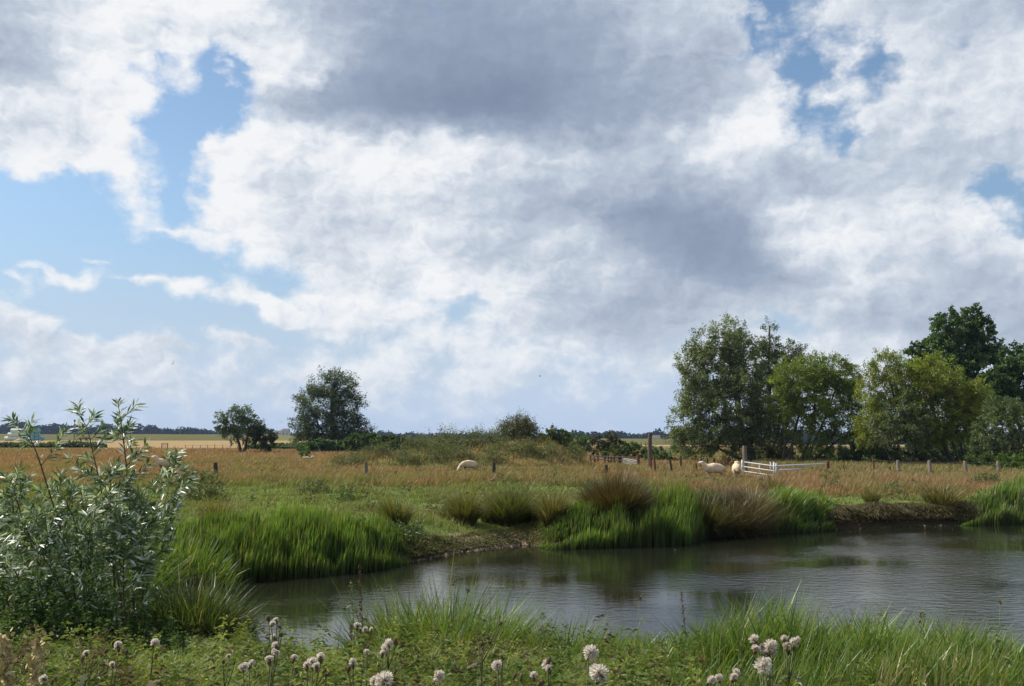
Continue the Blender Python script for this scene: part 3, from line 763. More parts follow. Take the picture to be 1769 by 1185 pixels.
def strip_reeds(mb, pxs, n, d_in, d_out, h, w, c0, c1, lean=(0.05, 0.35), droop=0.08, az=(-0.6, 0.9), near_edge=True, clump=0.0, segs=3):
    """reeds along a stretch of shore, given by (photo x, height factor) pairs"""
    xs = [a for a, b in pxs]; hs = [b for a, b in pxs]
    px = rng.uniform(xs[0], xs[-1], n)
    hf = np.interp(px, xs, hs)
    dep = rng.uniform(0, 1, n)
    base = np.array([0.0] * n)
    fp = np.array(far_px, float)
    sy = np.interp(px, fp[:, 0], fp[:, 1])
    a = (px - CX) / F; b = (CY - sy) / F
    ry, rz_ = cp - b * sp, sp + b * cp
    d0 = -CAM[2] / rz_ * ry
    d = d0 + d_in + (d_out - d_in) * dep
    x = a / ry * d
    sd = pond_sd(x, d)
    z = np.where(sd > 0, H(x, d, sd), -0.02)
    cl = 1.0 if not clump else np.clip(0.55 + clump * (fbm(x * 2.2, d * 2.2, 33, 3) - 0.35), 0.35, 1.25)
    hh = h * hf * rng.uniform(0.6, 1.08, n) * cl
    blades(mb, np.stack([x, d, z], 1), hh, w * rng.uniform(0.6, 1.4, n), rng.uniform(az[0], az[1], n), rng.uniform(lean[0], lean[1], n),
           lerp(c0[0], c0[1], rng.random(n)) * (0.6 + 0.8 * rng.random((n, 1))), lerp(lerp(c1[0], c1[1], rng.random(n)) * (0.6 + 0.8 * fbm(x * 1.5, d * 1.5, 71, 3))[:, None] * 1.2, (0.34, 0.29, 0.13), (rng.random(n) < 0.13) * 0.85), droop, segs)
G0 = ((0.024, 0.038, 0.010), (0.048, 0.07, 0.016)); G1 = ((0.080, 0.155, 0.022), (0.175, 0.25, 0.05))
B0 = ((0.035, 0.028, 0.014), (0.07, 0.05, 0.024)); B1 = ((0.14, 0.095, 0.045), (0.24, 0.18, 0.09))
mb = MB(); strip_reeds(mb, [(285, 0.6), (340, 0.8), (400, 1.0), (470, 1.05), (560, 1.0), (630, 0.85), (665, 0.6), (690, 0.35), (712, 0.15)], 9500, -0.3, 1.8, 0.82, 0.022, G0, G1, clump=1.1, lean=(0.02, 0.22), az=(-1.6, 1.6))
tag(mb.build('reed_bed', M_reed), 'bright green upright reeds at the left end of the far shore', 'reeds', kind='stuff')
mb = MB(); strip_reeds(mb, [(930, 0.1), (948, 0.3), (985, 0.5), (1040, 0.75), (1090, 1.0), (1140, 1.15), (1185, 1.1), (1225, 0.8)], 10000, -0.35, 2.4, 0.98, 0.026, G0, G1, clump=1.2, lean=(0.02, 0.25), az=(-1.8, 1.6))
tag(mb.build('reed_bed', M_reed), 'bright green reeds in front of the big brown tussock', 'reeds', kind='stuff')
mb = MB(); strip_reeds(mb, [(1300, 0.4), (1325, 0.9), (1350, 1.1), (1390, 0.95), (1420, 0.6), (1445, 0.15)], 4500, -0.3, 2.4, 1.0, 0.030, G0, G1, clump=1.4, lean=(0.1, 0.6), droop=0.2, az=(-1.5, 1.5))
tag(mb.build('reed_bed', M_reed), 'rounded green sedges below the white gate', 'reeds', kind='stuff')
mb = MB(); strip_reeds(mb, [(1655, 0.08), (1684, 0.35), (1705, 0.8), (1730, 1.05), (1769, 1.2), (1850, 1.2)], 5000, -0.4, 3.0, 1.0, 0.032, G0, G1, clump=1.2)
tag(mb.build('reed_bed', M_reed), 'green reeds at the far right of the pond', 'reeds', kind='stuff')
# overhanging dark bank
mb = MB()
strip_reeds(mb, [(1425, 0.5), (1450, 1.0), (1490, 0.6), (1530, 1.15), (1565, 0.7), (1600, 1.15), (1640, 0.8), (1670, 1.0), (1710, 0.5)], 8000, 0.12, 1.2, 0.36, 0.026, B0, ((0.08, 0.065, 0.025), (0.17, 0.15, 0.06)), lean=(0.5, 1.6), droop=0.95, az=(-2.6, -0.6), clump=1.9)
tag(mb.build('bank_sedge', M_grass), 'brown overhanging grass along the cut bank at right', 'grass', kind='stuff')

# ------------------------------------------------------------------ tussocks
def tussock(name, label, p, rad, h, n, c0, c1, w=0.012, lean=(0.10, 0.85), droop=0.22, group=None, cat='tussock', straw=0.10, squash=1.0, mat=None, segs=3, az=None):
    o = thing(name, label, cat, p, group)
    mb = MB()
    r = rad * np.sqrt(rng.random(n)); th = rng.uniform(0, 6.283, n)
    x = p[0] + r * np.cos(th); y = p[1] + r * np.sin(th) * squash
    z = H(x, y) - 0.03
    if len(p) > 3: z = z * 0 + p[2]
    rel = r / rad
    a = th + rng.normal(0, 0.5, n) if az is None else rng.normal(az, 0.8, n)
    lump = 0.62 + 0.75 * fbm(np.cos(a) * 1.6 + p[0], np.sin(a) * 1.6 + p[1] + rel, 55, 3)
    blades(mb, np.stack([x, y, z], 1), h * lump * (1.1 - 0.25 * rel ** 2) * rng.uniform(0.5, 1.1, n), w * rng.uniform(0.6, 1.3, n), a, lean[0] + (lean[1] - lean[0]) * rel * rng.uniform(0.5, 1.2, n),
           lerp(c0[0], c0[1], rng.random(n)), lerp(lerp(c1[0], c1[1], rng.random(n)) * (0.6 + 0.8 * rng.random((n, 1))), (0.33, 0.27, 0.13), (rng.random(n) < straw) * 0.8), droop * rel * rng.uniform(0, 2, n), segs)
    mb.build('blades', mat or M_reed, o)
    return o
RU0 = ((0.035, 0.042, 0.012), (0.07, 0.07, 0.02)); RU1 = ((0.10, 0.115, 0.03), (0.20, 0.17, 0.06))
TG = 'rush tussocks on the far bank'
def tus(px, py, wpx, hpx, label, n=1500, c0=RU0, c1=RU1, **kw):
    p = hit(px, py); k = p[1] / F
    kw.setdefault('group', TG)
    return tussock(kw.pop('name', 'rush_tussock'), label, p, wpx * 0.5 * k * 0.60, hpx * k * 1.04, int(n * 0.75), c0, c1, w=max(0.011, 0.8 * k), **kw)
tus(684, 908, 60, 52, 'olive rush tussock alone above the little bay, next to low green weeds', 1500)
tus(803, 905, 58, 58, 'leaning olive rush tussock, first of three in a row above the beach', 2000)
tus(882, 907, 96, 68, 'biggest and darkest green rush tussock, middle of three above the beach', 3000, RU0, ((0.07, 0.10, 0.025), (0.15, 0.16, 0.05)))
tus(955, 903, 48, 62, 'thin yellowish rush tussock between the dark tussock and the brown hummock', 1300, RU0, ((0.14, 0.13, 0.04), (0.26, 0.21, 0.08)))
tus(842, 903, 34, 34, 'short ragged tuft squeezed between the first and the biggest rush tussock', 500)
tus(922, 902, 36, 40, 'small pale tuft leaning against the biggest dark green tussock', 500, RU0, ((0.16, 0.14, 0.05), (0.27, 0.21, 0.09)))
tus(772, 897, 30, 22, 'low olive tuft at the foot of the first rush tussock of three', 400)
tus(375, 915, 56, 62, 'pale brown rush tussock behind the left reeds', 1200, RU0, ((0.14, 0.12, 0.04), (0.25, 0.19, 0.08)))
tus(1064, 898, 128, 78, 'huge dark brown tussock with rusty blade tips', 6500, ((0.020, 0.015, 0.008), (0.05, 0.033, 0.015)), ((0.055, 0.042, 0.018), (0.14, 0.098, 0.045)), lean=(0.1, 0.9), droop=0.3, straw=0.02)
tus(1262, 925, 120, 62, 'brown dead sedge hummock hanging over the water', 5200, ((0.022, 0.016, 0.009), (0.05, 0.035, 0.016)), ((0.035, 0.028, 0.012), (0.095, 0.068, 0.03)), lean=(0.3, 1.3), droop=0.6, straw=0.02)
tus(1218, 915, 90, 66, 'mixed green and brown sedge hummock behind the tall reeds', 3600, ((0.022, 0.02, 0.009), (0.05, 0.045, 0.016)), ((0.06, 0.085, 0.022), (0.14, 0.11, 0.05)), lean=(0.2, 1.0), droop=0.4)
tus(1300, 905, 84, 62, 'greyish bleached sedge hummock beside rounded green sedges', 3200, ((0.05, 0.04, 0.02), (0.09, 0.07, 0.04)), ((0.11, 0.09, 0.05), (0.24, 0.19, 0.11)), lean=(0.3, 1.2), droop=0.5)
tus(1338, 862, 50, 44, 'thin brown rush tussock in front of the white gate', 700, RU0, ((0.13, 0.10, 0.035), (0.24, 0.17, 0.07)))
tus(1626, 872, 76, 44, 'spiky olive rush tussock on the right bank above the dark cut bank', 800, RU0, ((0.12, 0.12, 0.035), (0.24, 0.19, 0.08)), lean=(0.2, 1.2))
tus(625, 838, 40, 20, 'small grey green tuft beside the pale fence post', 400, RU0, ((0.13, 0.15, 0.06), (0.2, 0.2, 0.09)))
tus(1505, 868, 40, 26, 'low green tuft in the dry grass of the right bank', 400)

# sedge overhanging the water at the left end, and tussocks on the near bank
p = np.array([-4.30, 13.6, h1(-4.30, 13.6)])
tussock('sedge_tussock', 'dark drooping sedge clump overhanging the water beside the osier shrub', p, 0.70, 0.80, 5600, ((0.012, 0.016, 0.006), (0.03, 0.036, 0.012)), ((0.04, 0.075, 0.018), (0.10, 0.125, 0.045)), w=0.012, lean=(0.2, 0.85), droop=1.0, straw=0.05)
p = np.array([-5.6, 16.6, h1(-5.6, 16.6)])
tussock('sedge_tussock', 'bright green sedge clump behind the drooping dark one', p, 0.95, 0.85, 2200, G0, G1, w=0.018, lean=(0.1, 0.6), droop=0.3)
p = np.array([-6.1, 14.9, h1(-6.1, 14.9)])
tussock('sedge_tussock', 'dark green sedge clump half hidden behind the osier leaves', p, 0.95, 0.9, 2200, G0, G1, w=0.018, lean=(0.1, 0.7), droop=0.3)

def near_tuft(px, d, rad, h, n, label, c0=G0, c1=((0.10, 0.19, 0.03), (0.20, 0.27, 0.06)), **kw):
    p = gp(px, d)
    return tussock('grass_tuft', label, p, rad, h, n, c0, c1, w=kw.pop('w', 0.011), cat='grass tuft', group='grass tufts on the near bank', lean=kw.pop('lean', (0.15, 0.75)), droop=kw.pop('droop', 0.25), **kw)
near_tuft(700, 10.6, 0.45, 0.98, 1100, 'leftmost tall green tuft standing out against the water')
near_tuft(772, 10.4, 0.55, 1.05, 1500, 'dense tall green tuft, widest of those against the open water')
near_tuft(852, 10.6, 0.42, 0.92, 900, 'green tuft with brown seed heads right of the densest tuft')
near_tuft(800, 8.3, 0.46, 0.40, 1500, 'brownish dry tuft with dark thistle heads over it', ((0.05, 0.04, 0.016), (0.09, 0.07, 0.025)), ((0.19, 0.17, 0.05), (0.33, 0.26, 0.10)), lean=(0.3, 1.3), droop=0.5)
near_tuft(1095, 7.9, 0.48, 0.34, 1800, 'straw coloured flattened tuft with a dark hollow', ((0.035, 0.028, 0.014), (0.07, 0.06, 0.02)), ((0.20, 0.19, 0.05), (0.34, 0.29, 0.11)), lean=(0.4, 1.5), droop=0.65)

# tall green grass fringe along the near shore
def fringe(mb, pxs, n, dlo, dhi, h, w=0.0115, c1=((0.09, 0.18, 0.028), (0.20, 0.26, 0.06))):
    xs = [a for a, b in pxs]; hs = [b for a, b in pxs]
    px = rng.uniform(xs[0], xs[-1], n); d = rng.uniform(dlo, dhi, n)
    a = (px - CX) / F; x = a / cp * d
    sd = pond_sd(x, d); keep = sd > -0.35; x, d, px, sd = x[keep], d[keep], px[keep], sd[keep]; n = len(x)
    cl = np.clip(0.45 + 1.5 * (fbm(x * 1.7, d * 1.7, 133, 3) - 0.3), 0.3, 1.3)
    hh = h * np.interp(px, xs, hs) * cl * rng.uniform(0.45, 1.1, n)
    blades(mb, np.stack([x, d, np.maximum(H(x, d, sd), -0.05)], 1), hh, w * rng.uniform(0.6, 1.3, n), np.where(rng.random(n) < 0.3, 3.14, 0) + rng.uniform(-1.0, 1.0, n), rng.uniform(0.05, 0.5, n),
           lerp((0.03, 0.055, 0.012), (0.06, 0.09, 0.02), rng.random(n)), lerp(lerp(c1[0], c1[1], rng.random(n)), (0.40, 0.34, 0.17), (rng.random(n) < 0.05) * 1.0), 0.15, 3)
mb = MB()
fringe(mb, [(640, 0.7), (760, 0.9), (900, 0.75), (960, 0.88), (1060, 0.92), (1150, 0.9), (1250, 0.9)], 14000, 8.9, 12.0, 0.84)
fringe(mb, [(1080, 0.6), (1180, 0.95), (1320, 0.95), (1440, 1.1), (1500, 0.95), (1600, 0.95), (1700, 0.75), (1790, 0.62)], 20000, 7.0, 11.3, 0.72)
fringe(mb, [(880, 0.7), (1100, 0.9), (1300, 1.0), (1790, 1.0)], 9000, 5.8, 8.2, 0.50, 0.009)
fringe(mb, [(400, 0.35), (480, 0.5), (640, 0.6)], 2600, 10.4, 12.9, 0.55)
tag(mb.build('shore_grass', M_reed), 'tall green sedge fringe along the near shore', 'sedge', kind='stuff')
mb = MB(); fringe(mb, [(1280, 0.4), (1420, 0.9), (1600, 1.0), (1790, 1.0)], 800, 5.0, 6.6, 0.50, 0.008, ((0.30, 0.24, 0.09), (0.40, 0.31, 0.14)))
tag(mb.build('dry_grass', M_grass), 'straw coloured seeding grass in the near right corner', 'grass', kind='stuff')
# clods, stones and trampled mud along the water's edge
mb = MB(); n = 2500
px = rng.uniform(690, 960, n); px[:700] = rng.uniform(1415, 1720, 700)
fp = np.array(far_px, float); sy = np.interp(px, fp[:, 0], fp[:, 1]); a = (px - CX) / F; b_ = (CY - sy) / F
ry, rz_ = cp - b_ * sp, sp + b_ * cp; d = -CAM[2] / rz_ * ry + rng.normal(0.28, 0.32, n); x = a / ry * d
sd = pond_sd(x, d); kk_ = (sd > -0.25) & (sd < 1.1); x, d, sd = x[kk_], d[kk_], sd[kk_]; n = len(x)
r = 0.010 + 0.040 * rng.random(n) ** 3; z = np.where(sd > 0, H(x, d, sd), 0.0)
base = np.stack([x, d, z + r * 0.2], 1)
octv = np.array([(1, 0, 0), (0, 1, 0), (-1, 0, 0), (0, -1, 0), (0, 0, 0.75), (0, 0, -0.6)], float)
V = (base[:, None] + octv[None] * r[:, None, None] * rng.uniform(0.6, 1.4, (n, 6, 1)) + rng.normal(0, 0.15, (n, 6, 3)) * r[:, None, None]).reshape(-1, 3)
tri = np.array([(0, 1, 4), (1, 2, 4), (2, 3, 4), (3, 0, 4), (1, 0, 5), (2, 1, 5), (3, 2, 5), (0, 3, 5)])
cc = lerp((0.06, 0.045, 0.03), (0.30, 0.23, 0.16), rng.random(n) ** 2)
mb.add(V, None, (np.arange(n)[:, None, None] * 6 + tri[None]).reshape(-1, 3), np.repeat(cc, 6, 0))
M_clod = solid_mat('trampled_mud', (1, 1, 1), 0.9, 0.3, 20, bump=0.3, use_tint=True, spec=0.2)
tag(mb.build('mud_clods', M_clod), 'brown clods and small stones along the trampled far shore', 'mud', kind='stuff')
# ragged turf lip over the small cut bank left of the beach and along the beach top
mb = MB()
strip_reeds(mb, [(690, 0.6), (715, 0.9), (740, 1.0), (770, 0.7), (820, 0.5), (900, 0.6), (950, 0.7)], 6500, 0.02, 1.1, 0.22, 0.022, ((0.05, 0.05, 0.016), (0.09, 0.09, 0.03)), ((0.12, 0.15, 0.04), (0.24, 0.24, 0.08)), lean=(0.3, 1.3), droop=0.7, az=(-2.6, -0.4), clump=1.9)
tag(mb.build('turf_lip', M_grass), 'ragged green turf edge above the little muddy beach', 'turf', kind='stuff')
# scattered weeds and dock stalks through the meadow, and flecks floating on the pond
mb = MB()
for k in range(420):
    d = 27 + 60 * rng.random() ** 1.3; x0 = d * rng.uniform(-0.56, 0.56)
    if pond_sd(np.array([x0]), np.array([d]))[0] < 0.6: continue
    z0 = h1(x0, d); n = 26; hgt = rng.uniform(0.12, 0.55); wd = rng.uniform(0.08, 0.28)
    if mx0 < x0 < mx1 and abs(d - MD) < 6.5: z0 = max(z0, float(mound_z(np.array([x0]), np.array([d]))[0]))
    c = [np.array((0.07, 0.105, 0.03)), np.array((0.11, 0.13, 0.05)), np.array((0.10, 0.06, 0.03)), np.array((0.17, 0.12, 0.06))][rng.integers(0, 4)]
    P = np.stack([x0 + rng.normal(0, wd, n), d + rng.normal(0, wd, n), z0 + 0.08 + hgt * rng.random(n)], 1)
    leaves(mb, P, unit(rng.normal(size=(n, 3)) + np.array([0, 0, 0.6])), rng.uniform(0.08, 0.17, n), rng.uniform(0.03, 0.06, n), c * rng.uniform(0.6, 1.4, (n, 1)))
tag(mb.build('meadow_weeds', M_grass), 'scattered dark weeds and brown dock stalks dotted through the meadow', 'weeds', kind='stuff')
mb = MB(); n = 900
d = rng.uniform(12.5, 31, n); x = d * rng.uniform(-0.3, 0.56, n); sd = pond_sd(x, d); kk_ = (sd < -0.05) & (sd > -0.25 - 1.6 * rng.random(n) ** 4); x, d = x[kk_], d[kk_]; n = len(x)
leaves(mb, np.stack([x, d, np.full(n, 0.006)], 1), unit(np.stack([rng.normal(size=n), rng.normal(size=n), np.zeros(n)], 1)), rng.uniform(0.02, 0.09, n), rng.uniform(0.008, 0.03, n), lerp((0.10, 0.11, 0.04), (0.30, 0.26, 0.15), rng.random(n)), 0.0)
tag(mb.build('floating_debris', M_grass), 'bits of leaf and straw floating along the pond edges', 'debris', kind='stuff')
# leafy weeds between the thistles at the photographer's feet
mb = MB()
for k in range(640):
    d = rng.uniform(4.3, 8.2); px = rng.uniform(-80, 1250 if rng.random() < 0.8 else 1850)
    b = gp(px, d); hgt = (rng.uniform(0.16, 0.42) + 0.14 * (d < 5.6)) * (0.6 + 0.8 * float(vnoise(np.array(px * 0.012), np.array(d * 1.3), 6))); n = 40
    lean = rng.normal(0, 0.10, 2); t = rng.random(n) ** 0.8
    P = b + np.stack([lean[0] * t, lean[1] * t, hgt * t], 1) + rng.normal(0, 0.012, (n, 3))
    ang = rng.uniform(0, 6.283, n); D = unit(np.stack([np.cos(ang), np.sin(ang), rng.uniform(-0.2, 0.7, n)], 1))
    c = lerp((0.075, 0.13, 0.028), (0.24, 0.27, 0.06), rng.random()) * rng.uniform(0.6, 1.25)
    if rng.random() < 0.16: c = np.array((0.15, 0.10, 0.055)) * rng.uniform(0.5, 1.2)
    leaves(mb, P, D, 0.07 * (1.25 - 0.7 * t), 0.022 * (1.25 - 0.7 * t), c * rng.uniform(0.75, 1.25, (n, 1)), 0.3)
tag(mb.build('leafy_weeds', M_grass), 'leafy yellow green weeds between the thistles along the bottom', 'weeds', kind='stuff')
print('grass', time.time() - T0)

# ------------------------------------------------------------------ trees
def tree(name, label, cat, d, base_px, lobes, trunks, cols, leaf=(0.17, 0.06), dens=1.0, group=None, spray=0.5, wind=0.25, rbase=0.22, jag=0.6, origin_z=None, twigs=True, foliage='crown', per=52, shell=0.55, mat=None):
    k = d / F
    b = gp(base_px, d)
    if origin_z is not None: b[2] = origin_z
    o = thing(name, label, cat, b, group)
    tm = MB(); nodes = []
    for path, r0 in trunks:
        pts = np.array([at(px, py, d + dd) for px, py, dd in [(q + (0,))[:3] for q in path]])
        if path[0][1] > 760 and origin_z is None: pts[0][2] = h1(pts[0][0], pts[0][1]) - 0.1
        n = 10; t = np.linspace(0, len(pts) - 1, n)
        pp = np.stack([np.interp(t, np.arange(len(pts)), pts[:, i]) for i in range(3)], 1)
        pp[1:-1] += rng.normal(0, 0.05, (n - 2, 3)) * r0 * 3
        rr = r0 * np.linspace(1, 0.3, n) ** 0.9
        v, q, tt = tube(pp, rr, 8); tm.add(v, q, tt)
        for i in range(2, n): nodes.append((pp[i], rr[i]))
    cm = MB()
    npts = np.array([a for a, _ in nodes])
    for li, (px, py, rx, ry) in enumerate(lobes):
        dd = rng.uniform(-0.55, 0.55) * rx * k
        c = at(px, py, d + dd); rx_, rz_ = rx * k, ry * k; ryy = 0.85 * max(rx_, 0.7 * rz_)
        cost = np.linalg.norm(npts - c, axis=1) + 1.2 * np.clip(npts[:, 2] - c[2] + 0.3 * rz_, 0, None)
        i = int(np.argmin(cost)); s, sr = nodes[i]
        rr0 = min(sr * 0.7, 0.035 + 0.02 * rx_)
        mid = (s + c) / 2 + np.array([0, 0, -0.12 * np.linalg.norm(c - s)]) + rng.normal(0, 0.08, 3) * rx_
        t = np.linspace(0, 1, 7)[:, None]; pth = (1 - t) ** 2 * s + 2 * t * (1 - t) * mid + t * t * c
        v, q, tt = tube(pth, np.linspace(rr0, rr0 * 0.5, 7), 6); tm.add(v, q, tt)
        area = math.pi * rx_ * rz_
        nc = max(8, int(dens * area * 30 * 26 / per))
        dirs = unit(rng.normal(size=(nc, 3)))
        lump = 1 - jag * 0.5 + jag * fbm(dirs[:, 0] * 2.1 + li * 7, dirs[:, 2] * 2.1 + dirs[:, 1] * 1.3, 5 + li, 3)
        rad = (shell + (1.0 - shell) * rng.random(nc) ** 0.6) * lump * 1.1
        cc = c + dirs * rad[:, None] * np.array([rx_, ryy, rz_])
        if twigs:
            for j in range(min(9, nc)):
                e = cc[j]; mm = (c + e) / 2 + rng.normal(0, 0.08, 3) * rx_
                v, q, tt = tube([c, mm, e], [rr0 * 0.45, rr0 * 0.3, rr0 * 0.12], 5); tm.add(v, q, tt)
        cdir = unit(dirs * np.array([1, 1, 0.8]) + np.array([wind, 0, 0.35]) + rng.normal(0, 0.35, (nc, 3)))
        sl = spray * 1.2 * (0.6 + 0.8 * rng.random(nc))
        al = rng.random((nc, per))
        P = cc[:, None] + cdir[:, None] * (al * sl[:, None])[..., None] + rng.normal(0, 1, (nc, per, 3)) * (0.22 * sl[:, None, None]) * (1.15 - 0.6 * al[..., None])
        D = unit(cdir[:, None] * 0.9 + rng.normal(0, 0.65, (nc, per, 3)) + np.array([0, 0, -0.15]))
        tint = np.array(cols)[rng.integers(0, len(cols), nc)] * rng.uniform(0.75, 1.25, (nc, 1))
        tc_ = np.repeat(tint, per, 0) * rng.uniform(0.8, 1.2, (nc * per, 1))
        leaves(cm, P.reshape(-1, 3), D.reshape(-1, 3), 1.08 * leaf[0] * rng.uniform(0.7, 1.3, nc * per), 1.25 * leaf[1] * rng.uniform(0.7, 1.3, nc * per), tc_)
    tm.build('trunk' if foliage == 'crown' else 'stem_cluster', M_bark, o, smooth=True)
    cm.build(foliage, mat or M_tree, o)
    return o

WG = [(0.145, 0.18, 0.075), (0.105, 0.145, 0.05), (0.20, 0.23, 0.12), (0.13, 0.165, 0.06)]      # grey willow
YG = [(0.165, 0.23, 0.035), (0.21, 0.265, 0.042), (0.13, 0.19, 0.035), (0.18, 0.21, 0.05)]           # yellow willow
OG = [(0.21, 0.235, 0.03), (0.24, 0.245, 0.036), (0.155, 0.185, 0.03)]
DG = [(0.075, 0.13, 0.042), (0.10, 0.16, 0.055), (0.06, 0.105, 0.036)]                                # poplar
BG = [(0.075, 0.12, 0.034), (0.10, 0.14, 0.045), (0.06, 0.10, 0.03)]
GG = [(0.10, 0.135, 0.05), (0.085, 0.12, 0.04), (0.13, 0.16, 0.075)]
TGp = 'trees at the right of the meadow'

tree('dark_poplar', 'tallest dark poplar tree with a pointed top at the right', 'tree', 100, 1680,
     [(1675, 562, 14, 28), (1638, 572, 20, 28), (1655, 605, 40, 32), (1692, 580, 16, 32), (1620, 608, 24, 24), (1588, 606, 13, 10), (1640, 645, 46, 30), (1690, 640, 38, 36), (1700, 685, 38, 32), (1605, 640, 25, 24), (1718, 610, 12, 16)],
     [([(1680, 808), (1678, 720), (1674, 620), (1672, 545)], 0.34)], DG, (0.20, 0.16), 1.0, TGp, 0.45, 0.0, jag=0.6)
tree('dark_poplar', 'dark poplar tree cut by the right edge of the view', 'tree', 97, 1748,
     [(1742, 640, 17, 28), (1762, 612, 12, 16), (1722, 672, 26, 30), (1768, 665, 30, 42), (1750, 700, 32, 28)],
     [([(1748, 808), (1746, 720), (1752, 630)], 0.26)], DG, (0.20, 0.16), 1.0, TGp, 0.45, 0.0, jag=0.6)
tree('grey_willow', 'large grey green willow tree behind the white gate, broadest on its low left side', 'tree', 87, 1297,
     [(1212, 598, 13, 20), (1255, 588, 20, 26), (1275, 592, 16, 26), (1202, 628, 26, 24), (1240, 640, 42, 40), (1285, 640, 28, 40), (1200, 690, 26, 24), (1182, 735, 20, 24), (1225, 700, 36, 32), (1270, 690, 40, 42), (1205, 765, 32, 20), (1245, 755, 34, 26), (1178, 762, 14, 14), (1285, 745, 28, 34), (1310, 720, 20, 34), (1298, 775, 18, 18)],
     [([(1299, 806), (1292, 770), (1280, 730), (1268, 660), (1262, 600)], 0.42), ([(1296, 800), (1272, 790), (1240, 774), (1205, 768)], 0.15), ([(1290, 760), (1262, 738), (1225, 705), (1205, 660)], 0.18), ([(1294, 780), (1300, 720), (1296, 650)], 0.16)],
     WG, (0.20, 0.065), 0.95, TGp, 0.65, 0.0)
tree('grey_willow', 'slender spired grey tree standing between the broad willow and the yellow green one', 'tree', 91, 1326,
     [(1330, 585, 9, 26), (1322, 625, 20, 24), (1340, 640, 26, 26), (1362, 612, 16, 18), (1376, 606, 8, 14), (1372, 642, 22, 24), (1330, 690, 26, 40), (1350, 690, 24, 36), (1330, 745, 28, 34), (1350, 765, 24, 22), (1310, 612, 8, 16)],
     [([(1326, 806), (1328, 740), (1330, 660), (1329, 562)], 0.24), ([(1330, 780), (1346, 735), (1362, 660), (1374, 605)], 0.11)],
     [(0.085, 0.115, 0.045), (0.065, 0.09, 0.035), (0.11, 0.135, 0.06)], (0.18, 0.06), 0.85, TGp, 0.55, 0.0, jag=0.6)
tree('yellow_willow', 'yellow green rounded willow right of the white gate with many leaning bare stems', 'tree', 84, 1378,
     [(1368, 658, 26, 28), (1398, 645, 28, 24), (1432, 642, 26, 20), (1460, 655, 20, 20), (1440, 685, 36, 24), (1392, 690, 34, 28), (1470, 690, 14, 26), (1375, 725, 22, 20), (1462, 735, 22, 16), (1425, 730, 22, 14), (1480, 755, 14, 12), (1400, 765, 20, 14), (1350, 705, 14, 24), (1440, 765, 16, 10)],
     [([(1362, 808), (1368, 770), (1380, 720), (1378, 665)], 0.16), ([(1382, 808), (1398, 765), (1408, 710), (1405, 650)], 0.16), ([(1386, 806), (1410, 760), (1434, 700), (1450, 655)], 0.14), ([(1395, 806), (1422, 780), (1452, 757), (1478, 750)], 0.11), ([(1352, 806), (1356, 760), (1350, 715)], 0.12)],
     YG, (0.17, 0.06), 1.45, TGp, 0.55, 0.15)
tree('yellow_willow', 'wide olive yellow willow below the tallest poplar', 'tree', 80, 1640,
     [(1530, 632, 20, 20), (1502, 672, 15, 28), (1565, 665, 28, 30), (1605, 655, 34, 32), (1555, 712, 40, 30), (1650, 680, 32, 34), (1628, 720, 36, 34), (1515, 735, 24, 28), (1686, 722, 18, 20), (1665, 735, 22, 24), (1590, 745, 34, 24), (1496, 745, 15, 20), (1682, 690, 18, 22)],
     [([(1646, 816), (1615, 785), (1580, 760), (1555, 715), (1535, 650)], 0.20), ([(1650, 816), (1632, 770), (1615, 720), (1605, 660)], 0.20), ([(1672, 812), (1660, 770), (1650, 735), (1655, 690)], 0.13), ([(1640, 814), (1590, 790), (1545, 775), (1510, 755)], 0.14), ([(1658, 812), (1648, 768), (1625, 745)], 0.09)],
     OG + YG[:2], (0.17, 0.06), 1.6, TGp, 0.55, 0.15)
tree('grey_sallow', 'darker grey green sallow in front of the wide olive willow', 'sallow', 77.5, 1568,
     [(1552, 708, 24, 18), (1532, 732, 18, 18), (1576, 730, 20, 20), (1556, 754, 28, 18), (1524, 762, 14, 12), (1590, 760, 16, 14)],
     [([(1566, 814), (1556, 785), (1548, 750), (1550, 710)], 0.10), ([(1570, 814), (1580, 780), (1584, 735)], 0.09), ([(1556, 812), (1535, 786), (1522, 752)], 0.08)],
     GG, (0.15, 0.06), 1.0, TGp, 0.4, 0.0)
tree('grey_sallow', 'grey leaved sallow thicket at the right edge below the poplars', 'sallow', 72, 1742,
     [(1730, 715, 26, 22), (1762, 722, 28, 26), (1712, 748, 24, 24), (1745, 758, 34, 26), (1775, 760, 24, 28), (1700, 775, 16, 14)],
     [([(1742, 815), (1736, 780), (1730, 722)], 0.11), ([(1748, 815), (1758, 780), (1764, 730)], 0.10)],
     GG, (0.15, 0.06), 1.0, TGp, 0.4, 0.0)
BGp = 'bushes under the trees at right'
def bush(label, d, base_px, lobes, cols, group, leaf=(0.14, 0.085), dens=1.7, spray=0.32, cat='bush', name='bush', **kw):
    bx, by = lobes[0][0], lobes[0][1]
    k = d / F; b = gp(base_px, d); hpx = HOR - (b[2] - CAM[2]) / k
    tr = [([(base_px, hpx), ((base_px + l[0]) / 2, (hpx + l[1]) / 2 + 2), (l[0], l[1])], 0.05) for l in lobes[:4]]
    return tree(name, label, cat, d, base_px, lobes, tr, cols, leaf, dens, group, spray, 0.0, jag=0.5, twigs=False, foliage='foliage', **kw)
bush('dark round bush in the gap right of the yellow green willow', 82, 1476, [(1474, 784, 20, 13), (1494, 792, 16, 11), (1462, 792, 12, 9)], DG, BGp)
bush('dark low bush left of the sallow, behind the thin stakes', 80, 1530, [(1528, 786, 22, 14), (1512, 794, 14, 10), (1545, 796, 14, 10)], DG, BGp)
